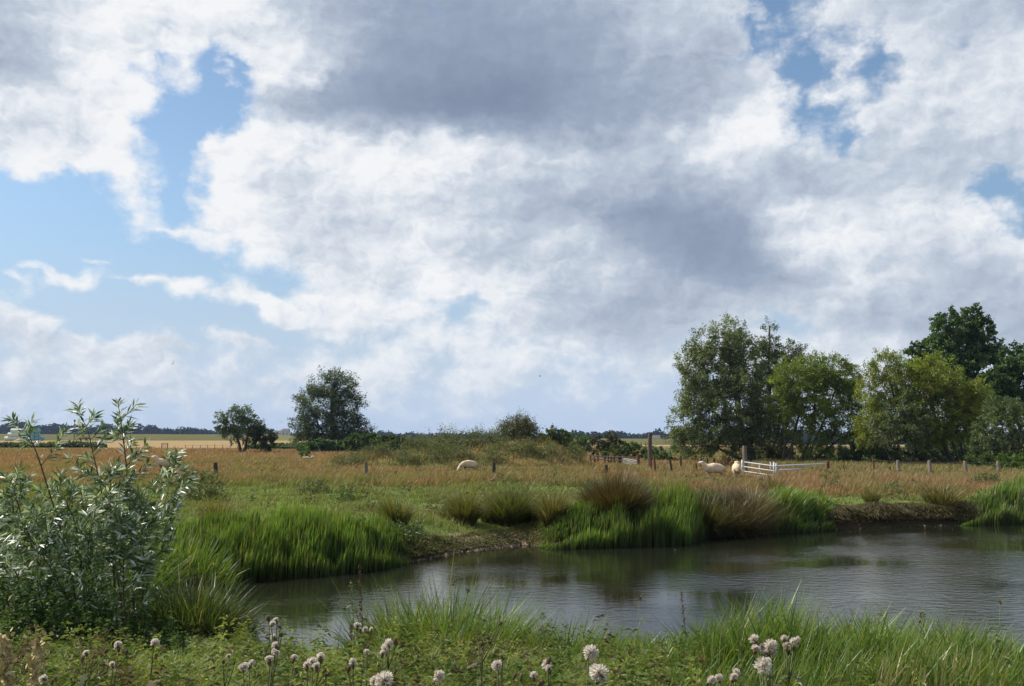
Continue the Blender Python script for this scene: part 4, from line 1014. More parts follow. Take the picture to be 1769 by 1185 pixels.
bush('dark undergrowth bush under the wide olive willow', 84, 1615, [(1600, 786, 30, 18), (1640, 784, 28, 20), (1575, 794, 22, 12), (1668, 790, 22, 16)], DG, BGp)
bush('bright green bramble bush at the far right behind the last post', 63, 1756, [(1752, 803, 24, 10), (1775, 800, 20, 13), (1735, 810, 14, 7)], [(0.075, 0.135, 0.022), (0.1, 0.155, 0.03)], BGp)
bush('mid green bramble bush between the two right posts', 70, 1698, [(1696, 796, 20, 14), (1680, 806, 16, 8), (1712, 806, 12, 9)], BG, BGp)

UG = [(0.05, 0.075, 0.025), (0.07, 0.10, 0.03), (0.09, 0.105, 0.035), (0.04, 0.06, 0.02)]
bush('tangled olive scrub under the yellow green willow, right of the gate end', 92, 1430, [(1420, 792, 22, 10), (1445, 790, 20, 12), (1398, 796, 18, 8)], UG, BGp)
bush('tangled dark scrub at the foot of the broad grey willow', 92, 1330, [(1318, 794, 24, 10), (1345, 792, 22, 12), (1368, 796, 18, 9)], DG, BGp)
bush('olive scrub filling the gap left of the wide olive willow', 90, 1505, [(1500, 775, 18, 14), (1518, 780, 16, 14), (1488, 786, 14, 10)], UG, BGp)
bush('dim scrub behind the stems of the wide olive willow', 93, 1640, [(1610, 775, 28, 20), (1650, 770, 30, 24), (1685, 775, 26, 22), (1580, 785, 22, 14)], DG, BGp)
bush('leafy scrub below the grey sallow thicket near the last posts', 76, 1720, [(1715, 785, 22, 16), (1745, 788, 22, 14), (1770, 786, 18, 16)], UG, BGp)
LG = 'trees on the left of the meadow'
tree('small_willow', 'small round topped tree with two trunks in the left meadow', 'tree', 146, 418,
     [(404, 718, 16, 9), (425, 720, 16, 10), (392, 730, 16, 11), (415, 736, 26, 13), (436, 738, 12, 12), (385, 744, 9, 8), (402, 750, 16, 8), (428, 752, 14, 8)],
     [([(417, 785), (413, 768), (406, 745), (402, 722)], 0.26), ([(421, 785), (425, 766), (430, 742), (426, 724)], 0.26)],
     [(0.075, 0.12, 0.042), (0.10, 0.14, 0.06), (0.06, 0.09, 0.03)], (0.26, 0.10), 0.42, LG, 0.7, 0.3)
tree('sapling', 'low dark sapling beside the small two trunked tree', 'sapling', 146, 450,
     [(455, 752, 15, 9), (446, 745, 8, 7), (464, 760, 10, 7), (448, 765, 8, 6), (458, 776, 6, 4)],
     [([(450, 784), (451, 770), (456, 752)], 0.14)], [(0.04, 0.07, 0.02), (0.05, 0.08, 0.026)], (0.26, 0.11), 0.8, LG, 0.5, 0.2)
tree('willow_tree', 'tall feathery dark green tree alone at the left of the mound', 'tree', 160, 578,
     [(584, 660, 18, 12), (560, 668, 20, 16), (596, 672, 13, 12), (532, 696, 14, 18), (558, 700, 28, 20), (596, 700, 18, 16), (612, 690, 8, 8), (520, 735, 11, 15), (550, 738, 28, 20), (592, 735, 26, 18), (622, 738, 12, 11), (530, 758, 15, 11), (572, 758, 28, 12), (608, 752, 17, 9)],
     [([(578, 783), (576, 758), (573, 720), (575, 670)], 0.42), ([(576, 776), (560, 752), (542, 715)], 0.22), ([(579, 772), (592, 745), (602, 705)], 0.22)],
     [(0.055, 0.085, 0.03), (0.07, 0.10, 0.042), (0.09, 0.12, 0.06)], (0.30, 0.10), 0.46, LG, 1.15, 0.4, jag=0.75)
HG = 'bushes behind the mound'
bush('dark hedge bush at the left foot of the feathery tree', 150, 548, [(548, 772, 22, 8), (530, 776, 14, 6), (566, 774, 14, 8)], DG, HG, (0.3, 0.2))
bush('dark hedge bush at the right foot of the feathery tree', 150, 616, [(618, 766, 22, 10), (640, 764, 20, 9), (600, 774, 14, 7)], DG, HG, (0.3, 0.2))
bush('long dark bush running up to the left end of the mound', 140, 678, [(668, 766, 20, 9), (692, 768, 18, 8), (712, 770, 14, 7)], BG, HG, (0.28, 0.2))
bush('tall green bush just right of the mound top', 96, 962, [(948, 750, 13, 9), (964, 758, 18, 12), (976, 768, 16, 12), (950, 768, 14, 12)], BG, HG)
bush('dark green bush between the mound and the sheep pen', 100, 996, [(990, 764, 18, 11), (1006, 770, 14, 10), (980, 774, 14, 10)], DG, HG)
bush('dark brownish bush with a domed top behind the sheep pen', 104, 1045, [(1046, 762, 18, 9), (1034, 772, 18, 9), (1062, 772, 14, 9)], [(0.05, 0.06, 0.025), (0.065, 0.06, 0.03), (0.035, 0.05, 0.018)], HG)
bush('bright green bramble bank behind the metal hurdle', 95, 1085, [(1080, 778, 22, 7), (1104, 780, 20, 8), (1060, 782, 16, 6), (1120, 786, 12, 8)], [(0.07, 0.12, 0.025), (0.055, 0.09, 0.022)], HG)
bush('dark round bush right of the tall old post', 88, 1142, [(1140, 788, 16, 10), (1154, 794, 12, 7), (1128, 792, 10, 8)], DG, HG)

# growth on the mound
MG = 'bushes and tall weeds growing on the mound'
def mound_bush(label, px, dd, lobes, cols, leaf=(0.10, 0.04), dens=2.4, cat='weed', name='weed_clump', spray=0.5):
    d = MD + dd; x = at(px, HOR, d)[0]
    z = float(max(mound_z(np.array([x]), np.array([d]))[0], h1(x, d)))
    k = d / F; hp = HOR - (z - CAM[2]) / k
    lobes = [(a * 1.35, b * 1.2, rx * 1.4, ry * 1.35) for a, b, rx, ry in lobes]
    lob = [(px + a, hp - b, rx, ry) for a, b, rx, ry in lobes]
    tr = [([(px + l[0] * 0.3, hp + 1), (l[0] * 0.7 + px, hp - l[1] * 0.6), (px + l[0], hp - l[1])], 0.025) for l in lob and lobes]
    return tree(name, label, cat, d, px, lob, tr, cols, leaf, dens, MG, spray, 0.1, jag=0.6, twigs=False, foliage='foliage', origin_z=z, per=22)
BRN = [(0.10, 0.10, 0.04), (0.13, 0.115, 0.052), (0.075, 0.088, 0.032)]
mound_bush('biggest bush, brownish green and rounded, on the crest of the mound', 897, 0, [(-4, 14, 14, 10), (8, 8, 13, 8), (-10, 6, 10, 8), (2, 20, 8, 6)], BRN, cat='bush', name='bush', dens=3.5, leaf=(0.09, 0.05))
MW = [(0.085, 0.12, 0.042), (0.12, 0.14, 0.06), (0.15, 0.145, 0.065)]
for lab, px, dd, lob in [
    ('grey green weeds standing tall on the crest left of the big mound bush', 772, -1, [(0, 12, 9, 9), (5, 4, 8, 6), (-8, 5, 7, 6)]),
    ('weeds on the crest midway between the grazing sheep and the big mound bush', 832, -1, [(0, 9, 8, 8), (8, 5, 6, 5), (-7, 5, 6, 5)]),
    ('thin feathery weeds on the left shoulder of the mound', 718, -1, [(0, 10, 8, 8), (-8, 4, 6, 5), (7, 4, 6, 4)]),
    ('ragged weeds on the low left slope of the mound above the pale post', 662, -2, [(0, 7, 8, 6), (8, 3, 7, 4), (-8, 3, 6, 4)]),
    ('dark weeds at the foot of the mound directly above the grazing sheep', 790, -4.5, [(0, 8, 9, 7), (8, 4, 6, 5)]),
    ('small dark bush on the mound face below the big mound bush', 902, -4.2, [(0, 5, 10, 6), (7, 3, 7, 4), (-8, 3, 5, 4)]),
    ('low dark bush on the mound face right of the small dark one', 935, -4.0, [(0, 5, 12, 5), (10, 3, 7, 4)]),
    ('grey green weeds at the right end of the mound', 990, -3.0, [(0, 7, 7, 8), (4, 2, 6, 5)]),
    ('lone upright weed low on the mound left of the grazing sheep', 745, -4.5, [(0, 10, 6, 10), (3, 4, 5, 5)]),
    ('pale weeds at the low left foot of the mound', 700, -5.0, [(0, 5, 10, 6), (9, 3, 6, 4), (-9, 3, 6, 4)]),
    ('weeds low on the mound just right of the grazing sheep', 850, -5.0, [(0, 5, 7, 6), (8, 3, 6, 4)]),
    ('thin weeds on the crest between the feathery shoulder weeds and the tall crest weeds', 742, -0.5, [(0, 8, 8, 6), (8, 4, 6, 4), (-7, 4, 6, 4)]),
    ('weeds on the crest between the tall left weeds and the midway ones', 802, -0.5, [(0, 7, 9, 6), (9, 4, 6, 4), (-8, 4, 6, 4)]),
    ('bristly weeds immediately left of the big mound bush', 864, -0.5, [(0, 7, 8, 6), (7, 4, 6, 4)]),
    ('ragged weeds on the left end of the mound near the long dark bush', 635, -1.5, [(0, 5, 9, 5), (9, 3, 6, 4), (-9, 3, 6, 4)]),
    ('weeds halfway up the mound between the lone upright weed and the sheep', 765, -3.2, [(0, 5, 9, 5), (9, 3, 6, 4)]),
    ('weeds halfway up the mound above the dark short post', 868, -3.0, [(0, 5, 8, 5), (-8, 3, 6, 4)]),
    ('low weeds beside the tiny lying sheep at the left end of the mound', 600, -3.0, [(0, 6, 9, 7), (10, 4, 8, 5), (-9, 3, 7, 5)])]:
    mound_bush(lab, px, dd, lob, MW)

# weeds of the left bank
WD = 'tall weeds on the far bank'
def bank_weed(label, px, py, lobes, cols=MW, name='weed_clump', cat='weed', leaf=(0.075, 0.03), dens=3.5):
    p = hit(px, py); d = p[1]; k = d / F
    lob = [(px + a, py - b, rx, ry) for a, b, rx, ry in lobes]
    tr = [([(px + l[0] * 0.4, py + 1), (px + l[0] * 0.8, py - l[1] * 0.5), (px + l[0], py - l[1])], 0.012) for l in lobes]
    return tree(name, label, cat, d, px, lob, tr, cols, leaf, dens, WD, 0.22, 0.1, jag=0.7, twigs=False, foliage='foliage', per=18)
bank_weed('greyish thistle bank weeds right of the standing woolly sheep', 345, 868, [(0, 26, 16, 22), (22, 18, 14, 18), (-20, 16, 12, 14), (34, 10, 10, 10)])
bank_weed('grey green weeds behind the reed bed, left of the tan grass tongue', 540, 855, [(0, 10, 14, 10), (18, 6, 10, 7), (-14, 6, 8, 7)])
bank_weed('dark green dock weeds in the middle of the green bank', 605, 865, [(0, 8, 13, 9), (14, 5, 8, 6), (-12, 4, 8, 5)], BG)
bank_weed('tall grey weed rising just behind the right half of the reed bed', 610, 925, [(0, 18, 9, 16), (10, 8, 8, 9), (-8, 8, 7, 9)])
bank_weed('low pale green nettles in front of the lone rush tussock', 694, 932, [(0, 12, 20, 12), (22, 6, 12, 8), (-18, 6, 12, 8)], [(0.08, 0.115, 0.04), (0.10, 0.14, 0.05)])
bank_weed('small dark weed hummock between lone tussock and first tussock of three', 758, 890, [(0, 6, 14, 7), (12, 4, 10, 5)], BG)
bank_weed('single upright grey weed before the cut bank', 1435, 850, [(0, 12, 7, 12), (4, 6, 6, 6)])
bank_weed('two grey weed spikes left of the spiky olive tussock', 1548, 858, [(0, 10, 7, 11), (12, 6, 6, 8)])
bank_weed('green weeds below the last right post', 1700, 842, [(0, 8, 16, 8), (20, 6, 14, 7), (-16, 4, 10, 5)], BG)
bank_weed('pale bushy weed in the tan grass behind the dark tussock', 870, 838, [(0, 6, 14, 6), (14, 4, 8, 4)])
print('trees', time.time() - T0)

# ------------------------------------------------------------------ osier shrub at the left
SD = 9.0
sb = gp(215, SD)
osier = thing('osier_shrub', 'silvery leaved osier willow shrub with reddish stems at the left of the near bank', 'shrub', sb)
lm = MB()
OC = np.array([(0.06, 0.125, 0.03), (0.085, 0.16, 0.04), (0.045, 0.095, 0.025), (0.13, 0.21, 0.045)])
def put_leaves(path, t0, n, l=0.118, grow=True, young=0.0):
    path = np.asarray(path)
    t = t0 + (1 - t0) * rng.random(n) ** 0.85
    s = t * (len(path) - 1); i = np.minimum(s.astype(int), len(path) - 2); f = (s - i)[:, None]
    P = path[i] * (1 - f) + path[i + 1] * f
    T = unit(path[i + 1] - path[i])
    a = rng.normal(size=(n, 3)); a -= (a * T).sum(1)[:, None] * T
    D = unit(T * 0.75 + unit(a) * 0.8 + np.array([0.35, -0.05, -0.05]))
    c = OC[rng.integers(0, 4, n)] * rng.uniform(0.7, 1.2, (n, 1))
    c = np.where((rng.random(n) < 0.27)[:, None], np.array((0.80, 0.82, 0.78)), c)      # sun glints painted as near-white colour on some leaves
    tip = np.clip((t - 0.8) * 5, 0, 1)[:, None] * young
    c = c * (1 - tip) + np.array((0.13, 0.17, 0.035)) * tip
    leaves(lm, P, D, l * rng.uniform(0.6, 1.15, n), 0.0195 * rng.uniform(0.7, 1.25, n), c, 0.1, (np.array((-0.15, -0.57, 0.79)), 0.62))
stems = [
    ([(232, 1100), (232, 1000), (226, 900), (218, 800), (211, 740), (203, 692)], 0.0, 0.013, 0.28),
    ([(225, 1095), (200, 960), (178, 860), (158, 770), (150, 735), (128, 703)], 0.25, 0.010, 0.35),
    ([(150, 1080), (120, 960), (88, 860), (62, 775), (45, 745), (22, 730)], -0.2, 0.011, 0.3),
    ([(245, 1085), (256, 980), (276, 900), (296, 830), (306, 782)], 0.3, 0.007, 0.45),
    ([(210, 1095), (196, 980), (190, 900), (192, 840), (186, 800)], -0.4, 0.010, 0.2),
    ([(160, 1080), (140, 980), (134, 910), (112, 860), (96, 825)], 0.4, 0.010, 0.2),
    ([(120, 1075), (70, 980), (40, 900), (25, 850), (15, 820)], 0.0, 0.010, 0.2),
    ([(90, 1070), (30, 990), (-10, 930), (-35, 880)], 0.3, 0.010, 0.15),
    ([(240, 1090), (250, 1000), (246, 930), (246, 890), (240, 850)], -0.2, 0.009, 0.25),
    ([(180, 1085), (100, 1000), (60, 940), (30, 905)], -0.6, 0.009, 0.15),
    ([(200, 1090), (160, 1010), (150, 950), (165, 880)], -0.7, 0.008, 0.15),
    ([(110, 1080), (60, 1010), (80, 930), (70, 870)], -0.5, 0.008, 0.15),
    ([(60, 1075), (0, 1010), (-40, 960), (-60, 900)], -0.3, 0.009, 0.12),
    ([(225, 1090), (212, 1010), (215, 940), (206, 880)], -0.6, 0.008, 0.2)]
for path, dd, r0, t0 in stems:
    pts = np.array([at(px, py, SD + dd * (0.3 + 0.7 * i / len(path))) for i, (px, py) in enumerate(path)])
    pts[0][2] = h1(pts[0][0], pts[0][1]) - 0.03
    t = np.linspace(0, len(pts) - 1, 16)
    pp = np.stack([np.interp(t, np.arange(len(pts)), pts[:, i]) for i in range(3)], 1)
    for _ in range(2): pp[1:-1] = (pp[:-2] + 2 * pp[1:-1] + pp[2:]) / 4
    sm = MB(); v, q, tt = tube(pp, r0 * np.linspace(1, 0.18, 16), 6); sm.add(v, q, tt)
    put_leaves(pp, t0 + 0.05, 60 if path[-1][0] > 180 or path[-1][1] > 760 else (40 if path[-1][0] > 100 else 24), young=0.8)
    nb = 20 if path[-1][1] > 740 else (14 if path[-1][0] > 180 else (9 if path[-1][0] > 100 else 6))
    for j in range(nb):
        u = t0 + (0.93 - t0) * (j + rng.random()) / nb
        i = int(u * 15); s0 = pp[i]; T = unit(pp[min(i + 1, 15)] - pp[i])
        a = rng.normal(size=3); a -= a.dot(T) * T; a = unit(a)
        ln = rng.uniform(0.20, 0.48) * (1.25 - u)
        e = s0 + (T * 0.6 + a * 0.8 + np.array([0.12, 0, 0.15])) * ln
        mid = (s0 + e) / 2 + a * 0.04
        br = np.array([(1 - w) ** 2 * s0 + 2 * w * (1 - w) * mid + w * w * e for w in np.linspace(0, 1, 6)])
        v, q, tt = tube(br, r0 * 0.35 * np.linspace(1, 0.3, 6), 5); sm.add(v, q, tt)
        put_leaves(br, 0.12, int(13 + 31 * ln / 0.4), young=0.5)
    sm.build('stem', M_stem, osier, smooth=True)
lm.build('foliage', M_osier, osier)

# nettles and low plants round its foot
mb = MB()
for k in range(330):
    px = rng.uniform(-60, 330); d = rng.uniform(8.0, 10.2)
    if px > 250 and rng.random() < 0.6: continue
    b = gp(px, d); hgt = rng.uniform(0.25, 0.7) * (1.1 - 0.4 * (px > 200))
    lean = rng.normal(0, 0.08, 2); n = 46
    t = rng.random(n) ** 0.7
    P = b + np.stack([lean[0] * t, lean[1] * t, hgt * t], 1)
    ang = rng.uniform(0, 6.283, n); D = unit(np.stack([np.cos(ang), np.sin(ang), rng.uniform(-0.3, 0.5, n)], 1))
    c = np.array((0.05, 0.09, 0.02)) * rng.uniform(0.6, 1.6)
    leaves(mb, P, D, 0.075 * (1.25 - 0.7 * t), 0.036 * (1.25 - 0.7 * t), c * rng.uniform(0.8, 1.2, (n, 1)), 0.3)
tag(mb.build('nettles', M_grass), 'dark green nettles crowding the foot of the osier shrub', 'nettles', kind='stuff')
mb = MB()
for k in range(150):
    d = rng.uniform(12, 19); px = rng.uniform(-120, 265)
    b = gp(px, d); n = 60; t = rng.random(n) ** 0.6; hgt = rng.uniform(0.5, 1.25)
    P = b + np.stack([rng.normal(0, 0.16, n), rng.normal(0, 0.16, n), hgt * t], 1)
    leaves(mb, P, unit(rng.normal(size=(n, 3)) + np.array([0, 0, 0.5])), 0.11, 0.035, np.array((0.06, 0.10, 0.028)) * rng.uniform(0.6, 1.5) * rng.uniform(0.8, 1.2, (n, 1)))
tag(mb.build('rough_herbage', M_grass), 'dark tall herbage behind the osier shrub', 'herbage', kind='stuff')

# ------------------------------------------------------------------ posts
def post_mesh(mb, a, b, r, n=9, chamfer=True):
    a = np.asarray(a, float); b = np.asarray(b, float); k = 7
    t = np.linspace(0, 1, k)
    pp = a + (b - a) * t[:, None]; pp[1:-1] += rng.normal(0, r * 0.07, (k - 2, 3))
    rr = r * (1.04 - 0.1 * t) * (1 + rng.normal(0, 0.03, k)); rr[-1] *= 0.82
    v, q, tt = tube(pp, rr, n); mb.add(v, q, tt)
def post(label, px0, py0, d, px1, py1, wpx, mat, name='fence_post', cat='post', group=None):
    """post from its foot (px0) to its top (px1, py1)"""
    b = gp(px0, d); top = at(px1, py1, d)
    o = MB(); post_mesh(o, b - np.array([0, 0, 0.25]), top, wpx * 0.5 * d / F)
    ob = o.build(name, mat, None, tuple(b), smooth=False)
    return tag(ob, label, cat, group)
PG = 'short posts of the old fence line across the meadow'
post('dark leaning short post beside the grey bank weeds, nearest the osier shrub', 377, 825, 53, 372, 799, 7.5, M_post_dark, group=PG)
post('straight short post with a pale lit side in the tan grass left of the mound', 634, 826, 52, 632, 798, 6.5, M_post, group=PG)
post('dark short post right of the grazing sheep', 854, 822, 55, 853, 799, 6.5, M_post_dark, group=PG)
post('shortest post of the old fence line, just left of the brown tussock top', 1048, 822, 55, 1047, 803, 6, M_post_dark, group=PG)
post('tallest thick square cut post standing left of the sheep pair', 1121, 806, 66, 1123, 748, 7.6, M_post_mid, 'gate_post')
post('thick pale post that carries the white gate', 1287, 822, 56, 1286, 770, 8.5, M_post, 'gate_post')
SG = 'thin leaning stakes between the tall post and the sheep'
for lab, x0, y0, x1, y1, d, w in [
    ('brown stake right behind the foot of the tallest post', 1124, 807, 1124, 790, 64, 3.5), ('reddish brown stake, first to the right of the tallest post', 1132, 816, 1130, 790, 60, 4.2),
    ('dark stake leaning left, second to the right of the tallest post', 1161, 816, 1157, 793, 60, 4.2), ('upright tall stake before the pale field', 1175, 810, 1176, 787, 66, 3.6),
    ('short pale brown stake left of the standing sheep', 1202, 815, 1202, 800, 60, 3.8), ('dark stake leaning right behind the head of the left sheep', 1209, 808, 1211, 792, 66, 3.4),
    ('straight stake over the back of the left sheep', 1222, 808, 1222, 791, 67, 3.2), ('stake leaning strongly left above the left sheep', 1238, 806, 1233, 791, 67, 3.8),
    ('stub of a stake beside the strongly leaning one', 1233, 808, 1232, 799, 66, 3.4), ('short stake near the rusty dead bush', 1247, 808, 1247, 799, 66, 3)]:
    post(lab, x0, y0, d, x1, y1, w, M_rust if 'brown' in lab else M_post_dark, 'stake', 'stake', SG)
# rusty dead bush behind the sheep
bush('small rusty brown dead bush between the two standing sheep', 68, 1256, [(1255, 798, 7, 6), (1262, 803, 6, 5), (1248, 804, 6, 4)], [(0.16, 0.075, 0.03), (0.11, 0.06, 0.03)], None, (0.09, 0.04), 1.5, 0.25, origin_z=None)

# wire fence of the right bank
def sub(name, mat, parent, fn, smooth=False):
    m_ = MB(); fn(m_); return m_.build(name, mat, parent, smooth=smooth)
wf = thing('wire_fence', 'wire fence with thick grey and thin brown posts under the right trees', 'fence', gp(1606, 57))
posts = [(1458, 815, 1457, 803, 63, 3.2), (1494, 818, 1494, 808, 62, 3), (1509, 817, 1508, 791, 62, 3.2), (1537, 820, 1537, 806, 60, 3.6), (1552, 821, 1551, 795, 59, 6.2), (1606, 824, 1605, 795, 57, 6.6), (1668, 822, 1667, 796, 58, 6.2), (1725, 822, 1724, 796, 58, 6.4), (1790, 822, 1789, 796, 58, 6.4)]
tops = []
for x0, y0, x1, y1, d, w in posts:
    b = gp(x0, d); t_ = at(x1, y1, d); tops.append((b, t_))
    sub('post', M_post_grey if w > 5 else M_rust, wf, lambda m_, b=b, t_=t_, w=w, d=d: post_mesh(m_, b - np.array([0, 0, 0.25]), t_, w * 0.5 * d / F))
thick = [t for t, p_ in zip(tops, posts) if p_[5] > 5 or p_[0] in (1458, 1509)]
for fr in (0.88, 0.6, 0.32):
    ln = [b + (t_ - b) * fr for b, t_ in thick]
    sub('wire', M_wire, wf, lambda m_, ln=ln: [m_.add(*(lambda r: (r[0], r[1], r[2]))(tube([a, b], 0.006, 4))) for a, b in zip(ln[:-1], ln[1:])])
# pale rail lying between two posts
a = at(1612, 820, 57); b = at(1677, 818.5, 57.5)
m_ = MB(); v, q, tt = tube([a, (a + b) / 2 + np.array([0, 0, 0.01]), b], 0.075, 8); m_.add(v, q, tt)
o = m_.build('rail', M_post_grey, None, tuple((a + b) / 2)); tag(o, 'pale horizontal pole lying between two right fence posts', 'rail')

# white gates
def gate(label, corners, rails, uprights, d0, d1, r=0.028, brown_end=False):
    (x0, x1) = corners
    g = thing('metal_gate', label, 'gate', gp((x0 + x1) / 2, (d0 + d1) / 2), 'white metal gates by the willow')
    def P(px, py): return at(px, py, d0 + (d1 - d0) * (px - x0) / (x1 - x0))
    for (ax, ay, bx, by) in rails:
        sub('rail', M_white, g, lambda m_: m_.add(*tube([P(ax, ay), P(bx, by)], r, 8)), True)
    for (ux, uy0, uy1, rr) in uprights:
        sub('upright', M_white, g, lambda m_: m_.add(*tube([P(ux, uy0), P(ux, uy1)], rr, 8)), True)
    if brown_end:
        sub('end_block', M_rust, g, lambda m_: m_.add(*box(P(1430, 803.5), (0.16, 0.16, 0.36))))
    return g
gate('white tubular gate hung on the thick pale post, three rails running down to the right', (1282, 1340), [(1282, 797.5, 1339, 805.2), (1282, 805.5, 1339, 813.8), (1282, 813.5, 1339, 822), (1282, 819.5, 1320, 823)],
     [(1282, 794, 822, 0.045), (1312, 800.5, 820, 0.03), (1331, 798, 818, 0.03), (1337, 798, 824, 0.045)], 56.3, 51.5)
gate('long white two rail gate with a rusty end, right of the three rail gate', (1340, 1430), [(1340, 805.2, 1428, 801.2), (1341, 812.5, 1386, 810.6)], [(1341, 800, 824, 0.04)], 51.5, 55.5, 0.042, True)

# sheep pen behind the mound
pd = 76
pen = thing('pen_fence', 'dark wooden sheep pen fence with a line of uneven posts right of the mound', 'fence', gp(1055, pd))
pp_ = [(1020, 803, 785, 82), (1027, 804, 790, 81), (1033, 804, 781, 81), (1045, 806, 786, 79), (1051, 804, 783, 79), (1056, 806, 788, 79), (1061, 806, 786, 78), (1069, 807, 786, 77), (1072, 808, 782, 77)]
pl = []
for x0, y0, y1, d in pp_:
    b = gp(x0, d); t_ = at(x0, y1, d); pl.append((b, t_))
    sub('post', M_post_dark, pen, lambda m_, b=b, t_=t_: post_mesh(m_, b - np.array([0, 0, 0.2]), t_, 0.075))
for ya, yb in ((786.5, 790), (792, 796)):
    A_ = at(1018, ya, 81.6); B_ = at(1102, yb, 74)
    sub('rail', M_post_dark, pen, lambda m_, A_=A_, B_=B_: m_.add(*tube([A_, (A_ + B_) / 2 + np.array([0, 0, -0.06]), B_], 0.05, 6)))
b = gp(1103, 73.6); t_ = at(1102, 786, 73.6)
sub('post', M_rust, pen, lambda m_: post_mesh(m_, b - np.array([0, 0, 0.2]), t_, 0.11))
hd = thing('metal_hurdle', 'grey metal sheep hurdle leaning at the right end of the pen fence', 'hurdle', gp(1090, 74))
def HP(px, py): return at(px, py, 75.5 + (73.0 - 75.5) * (px - 1077) / 24)
for k in range(5):
    y0 = 791.5 + k * 2.6
    sub('bar', M_galv, hd, lambda m_: m_.add(*tube([HP(1077, y0), HP(1100, y0 + 4.5)], 0.02, 6)))
for px, dy in ((1077, 0), (1100, 4.5)):
    sub('upright', M_galv, hd, lambda m_: m_.add(*tube([HP(px, 791 + dy), HP(px, 803 + dy)], 0.028, 6)))

# ------------------------------------------------------------------ far left: fence, hedge, bales, trailer, pole, houses
ff = thing('field_fence', 'low far fence with thin posts between orange grass and stubble at left', 'fence', gp(400, 205))
lastp = None
for px in list(range(320, 560, 13)):
    d = 205 - 30 * (px - 320) / 240; b = gp(px, d); hh = rng.uniform(0.7, 1.1) * (1.3 if px in (372, 437) else 1)
    sub('post', M_post_dark, ff, lambda m_: post_mesh(m_, b - np.array([0, 0, 0.1]), b + np.array([rng.normal(0, 0.08), 0, hh]), 0.055, 6))
    if lastp is not None:
        sub('rail', M_post_grey, ff, lambda m_: m_.add(*tube([lastp + np.array([0, 0, 0.75]), b + np.array([0, 0, 0.75])], 0.03, 5)))
    lastp = b
fg = thing('field_gate', 'small dark field gate standing far off between stubble and orange grass', 'gate', gp(285, 208))
gb = gp(285, 208)
for dx in (-0.62, 0.62): sub('upright', M_post_dark, fg, lambda m_: m_.add(*bar(gb + np.array([dx, 0, -0.1]), gb + np.array([dx, 0, 1.25]), 0.08)))
for zz_ in (0.25, 0.6, 0.95, 1.2): sub('rail', M_post_dark, fg, lambda m_: m_.add(*bar(gb + np.array([-0.7, 0, zz_]), gb + np.array([0.7, 0, zz_]), 0.05)))
def hedge(label, px0, px1, d, h, n, cols, name='hedge'):
    o = thing(name, label, 'hedge', gp((px0 + px1) / 2, d)); mb = MB()
    px = rng.uniform(px0, px1, n); a = (px - CX) / F / cp; y = d + rng.normal(0, 0.7, n); x = a * y
    hh = h * (0.55 + 0.8 * fbm(x * 0.25, y * 0 + 2, 8, 3))
    z = H(x, y) + hh * rng.random(n)
    leaves(mb, np.stack([x, y, z], 1), unit(rng.normal(size=(n, 3))), 0.6, 0.42, np.array(cols)[rng.integers(0, len(cols), n)] * rng.uniform(0.6, 1.4, (n, 1)))
    mb.build('foliage', M_tree, o); return o
hedge('low uneven green hedge between stubble and orange meadow at far left', -60, 190, 236, 1.25, 5200, [(0.05, 0.08, 0.025), (0.07, 0.10, 0.03)])
hedge('bright green strip hedge behind the far fence between the left trees', 430, 560, 186, 1.1, 2600, [(0.06, 0.12, 0.03), (0.08, 0.13, 0.035)])

bd = 405
M_balew = solid_mat('pale_green_wrap', (0.58, 0.65, 0.58), 0.35, 0.12, 3, bump=0.1)
M_baleb = solid_mat('blue_green_wrap', (0.12, 0.31, 0.37), 0.35, 0.15, 3, bump=0.1)
def bale_mesh(along):
    m_ = MB(); r = 0.86; L_ = 0.85
    prof = [(-L_, 0.0), (-L_, r * 0.88), (-L_ * 0.93, r), (L_ * 0.93, r), (L_, r * 0.88), (L_, 0.0)]
    n = 20; vs = []
    for (u, rr) in prof:
        for j in range(n):
            th = 2 * math.pi * j / n
            c_, s_ = rr * math.cos(th), rr * math.sin(th)
            vs.append((u, c_, s_) if along == 'x' else (c_, u, s_))
    i = np.arange(5)[:, None] * n; j = np.arange(n)[None]; j2 = (j + 1) % n
    q = np.stack([i + j, i + j2, i + n + j2, i + n + j], -1).reshape(-1, 4)
    return m_.add(vs, q)
meshes = {}
for al, mt, nm in (('x', M_balew, 'w'), ('y', M_baleb, 'b')):
    me = bale_mesh(al).mesh('wrapped_bale', smooth=False); me.materials.append(mt); meshes[nm] = me
b0 = at(17, HOR, bd)[0]; kk = bd / F
tier_n = [('bottom', 0), ('middle', 1), ('top', 2)]
for tn, ti in tier_n:
    zb = h1(b0, bd) + 0.86 + ti * 1.62
    xs_w = np.arange(17 + ti * 5, 47, 7.3); xs_b = np.arange(55, 80 - ti * 4.5, 7.3)
    for kind, arr in (('w', xs_w), ('b', xs_b)):
        for px in arr:
            o = bpy.data.objects.new('wrapped_bale', meshes[kind]); COL.objects.link(o)
            o.location = ((px + 3 - CX) / F / cp * bd, bd + rng.uniform(-0.2, 0.2), zb)
            tag(o, ('pale greenish white wrapped bale lying lengthways in the %s tier of the far stack' if kind == 'w' else 'blue green wrapped bale seen end on in the %s tier of the far stack') % tn, 'bale', 'wrapped bales stacked in the far stubble field')
tb = gp(146, 400)
tr = thing('farm_trailer', 'rusty farm trailer with a pale load far off beside the bales', 'trailer', tb)
sub('bed', M_rust, tr, lambda m_: m_.add(*box(tb + np.array([0, 0, 1.0]), (4.0, 2.0, 0.5))))
sub('load', M_pale, tr, lambda m_: m_.add(*box(tb + np.array([0.3, 0, 1.65]), (2.8, 1.7, 0.8))))
